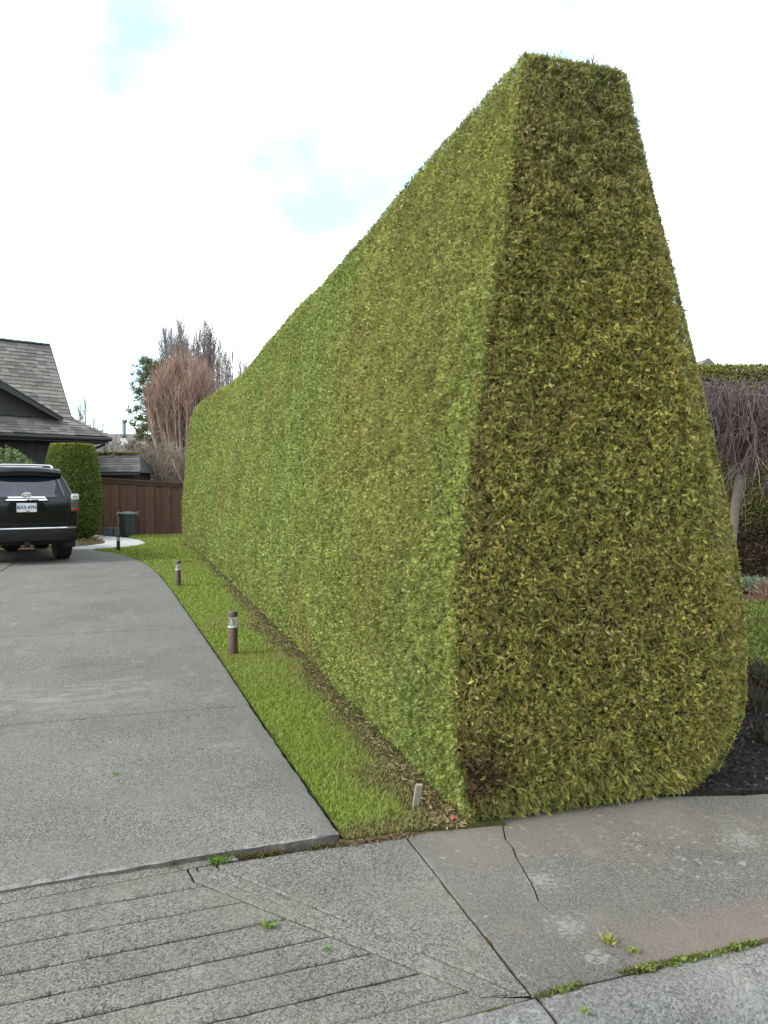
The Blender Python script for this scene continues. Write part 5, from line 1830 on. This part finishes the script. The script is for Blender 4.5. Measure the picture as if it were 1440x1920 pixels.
def text_obj(name, body_, size, mat, parent, loc, ext=0.001):
    cu = bpy.data.curves.new(name, 'FONT')
    cu.body = body_
    cu.size = size
    cu.align_x = 'CENTER'
    cu.align_y = 'CENTER'
    cu.extrude = ext
    cu.offset = size * 0.03
    tmp = bpy.data.objects.new('tmp', cu)
    COL.objects.link(tmp)
    dg = bpy.context.evaluated_depsgraph_get()
    me = bpy.data.meshes.new_from_object(tmp.evaluated_get(dg))
    bpy.data.objects.remove(tmp)
    bpy.data.curves.remove(cu)
    me.name = name
    me.materials.clear()
    me.materials.append(mat)
    o = bpy.data.objects.new(name, me)
    o.location = loc
    o.rotation_euler = (R(90), 0, 0)
    return link(o, parent)


pl = MB().box((0, 0.012, 1.035), (0.335, 0.012, 0.165), 0.004).build('number_plate', M_PLATE, car)
text_obj('plate_text', 'BX3-47H', 0.085, M_BLUE, pl, (0, 0.004, 1.035))
MB().box((0.02, 0.004, 0.972), (0.06, 0.003, 0.017), 0.0).build('plate_sticker', M_REDP, pl)
text_obj('bar_text', '4RUNNER', 0.045, M_TRIM, bar, (0.10, -0.018, 1.17))
MB().prism([(-0.28, 0.014, 1.13), (0.28, 0.014, 1.13), (0.36, 0.020, 0.95), (-0.36, 0.020, 0.95)], (0, 0.01, 0)).build('plate_recess', M_BLACK, car)
# bumper and underside
bmp = []
bf = []
for x in np.linspace(-0.87, 0.87, 15):
    e = (abs(x) / 0.87) ** 4
    bmp += [(x, 0.12, 0.40), (x, -0.02 + 0.12 * e, 0.43), (x, -0.06 + 0.12 * e, 0.52), (x, -0.065 + 0.12 * e, 0.635), (x, -0.04 + 0.10 * e, 0.665), (x, 0.20, 0.672)]
for i in range(14):
    for j in range(6):
        bf.append((i * 6 + j, i * 6 + (j + 1) % 6, (i + 1) * 6 + (j + 1) % 6, (i + 1) * 6 + j))
bf += [tuple(range(6)), tuple(reversed(range(84, 90)))]
bumper = MB().add(bmp, bf).build('rear_bumper', M_TRIM, car, smooth=True)
st_ = MB()
st_.tube([(x, -0.062 + 0.12 * (abs(x) / 0.87) ** 4, 0.655) for x in np.linspace(-0.84, 0.84, 15)], 0.019, 8)
st_.build('chrome_strip', M_CHROME, bumper, smooth=True)
MB().box((0, 0.02, 0.37), (0.09, 0.24, 0.09), 0.01).build('tow_hitch', M_UNDER, car)
MB().box((0, 0.30, 0.40), (1.30, 0.30, 0.12), 0.03).build('rear_valance', M_UNDER, car, smooth=True)
ax_ = MB().tube([(-0.70, RAX, 0.385), (0.70, RAX, 0.385)], 0.045, 10).build('rear_axle', M_UNDER, car, smooth=True)
df = MB().lathe([(0.04, -0.20), (0.12, -0.15), (0.19, -0.05), (0.19, 0.05), (0.12, 0.15), (0.04, 0.20)], c=(-0.16, RAX - 0.02, 0.36), n=18, axis='X')
df.build('differential', M_UNDER, ax_, smooth=True)
MB().box((0, 2.2, 0.40), (1.1, 3.4, 0.14), 0.03).build('chassis', M_UNDER, car)
for ax in (RAX, FAX):
    for sx in (-1, 1):
        cx = sx * TRK
        tyre = MB().lathe([(0.235, -0.12), (0.30, -0.142), (0.355, -0.142), (0.379, -0.125), (0.385, -0.10), (0.386, 0.0), (0.385, 0.10), (0.379, 0.125), (0.355, 0.142), (0.30, 0.142), (0.235, 0.12)], n=40, axis='X', cap=True)
        wh = tyre.build('wheel', M_TYRE, car, smooth=True)
        wh.location = (cx, ax, 0.386)
        rim = MB().lathe([(0.232, 0.122), (0.215, 0.10), (0.06, 0.095), (0.05, 0.125), (0.0, 0.13)], n=24, axis='X', cap=False)
        for k in range(6):
            a = k * math.pi / 3
            rim.box((0.115, math.cos(a) * 0.13, math.sin(a) * 0.13), (0.02, 0.05, 0.17), 0.005, Matrix.Rotation(a - math.pi / 2, 3, 'X'))
        if sx < 0:
            rim.v = [(-x, y, z) for x, y, z in rim.v]
        rim.build('rim', M_SILVER, wh, smooth=True)
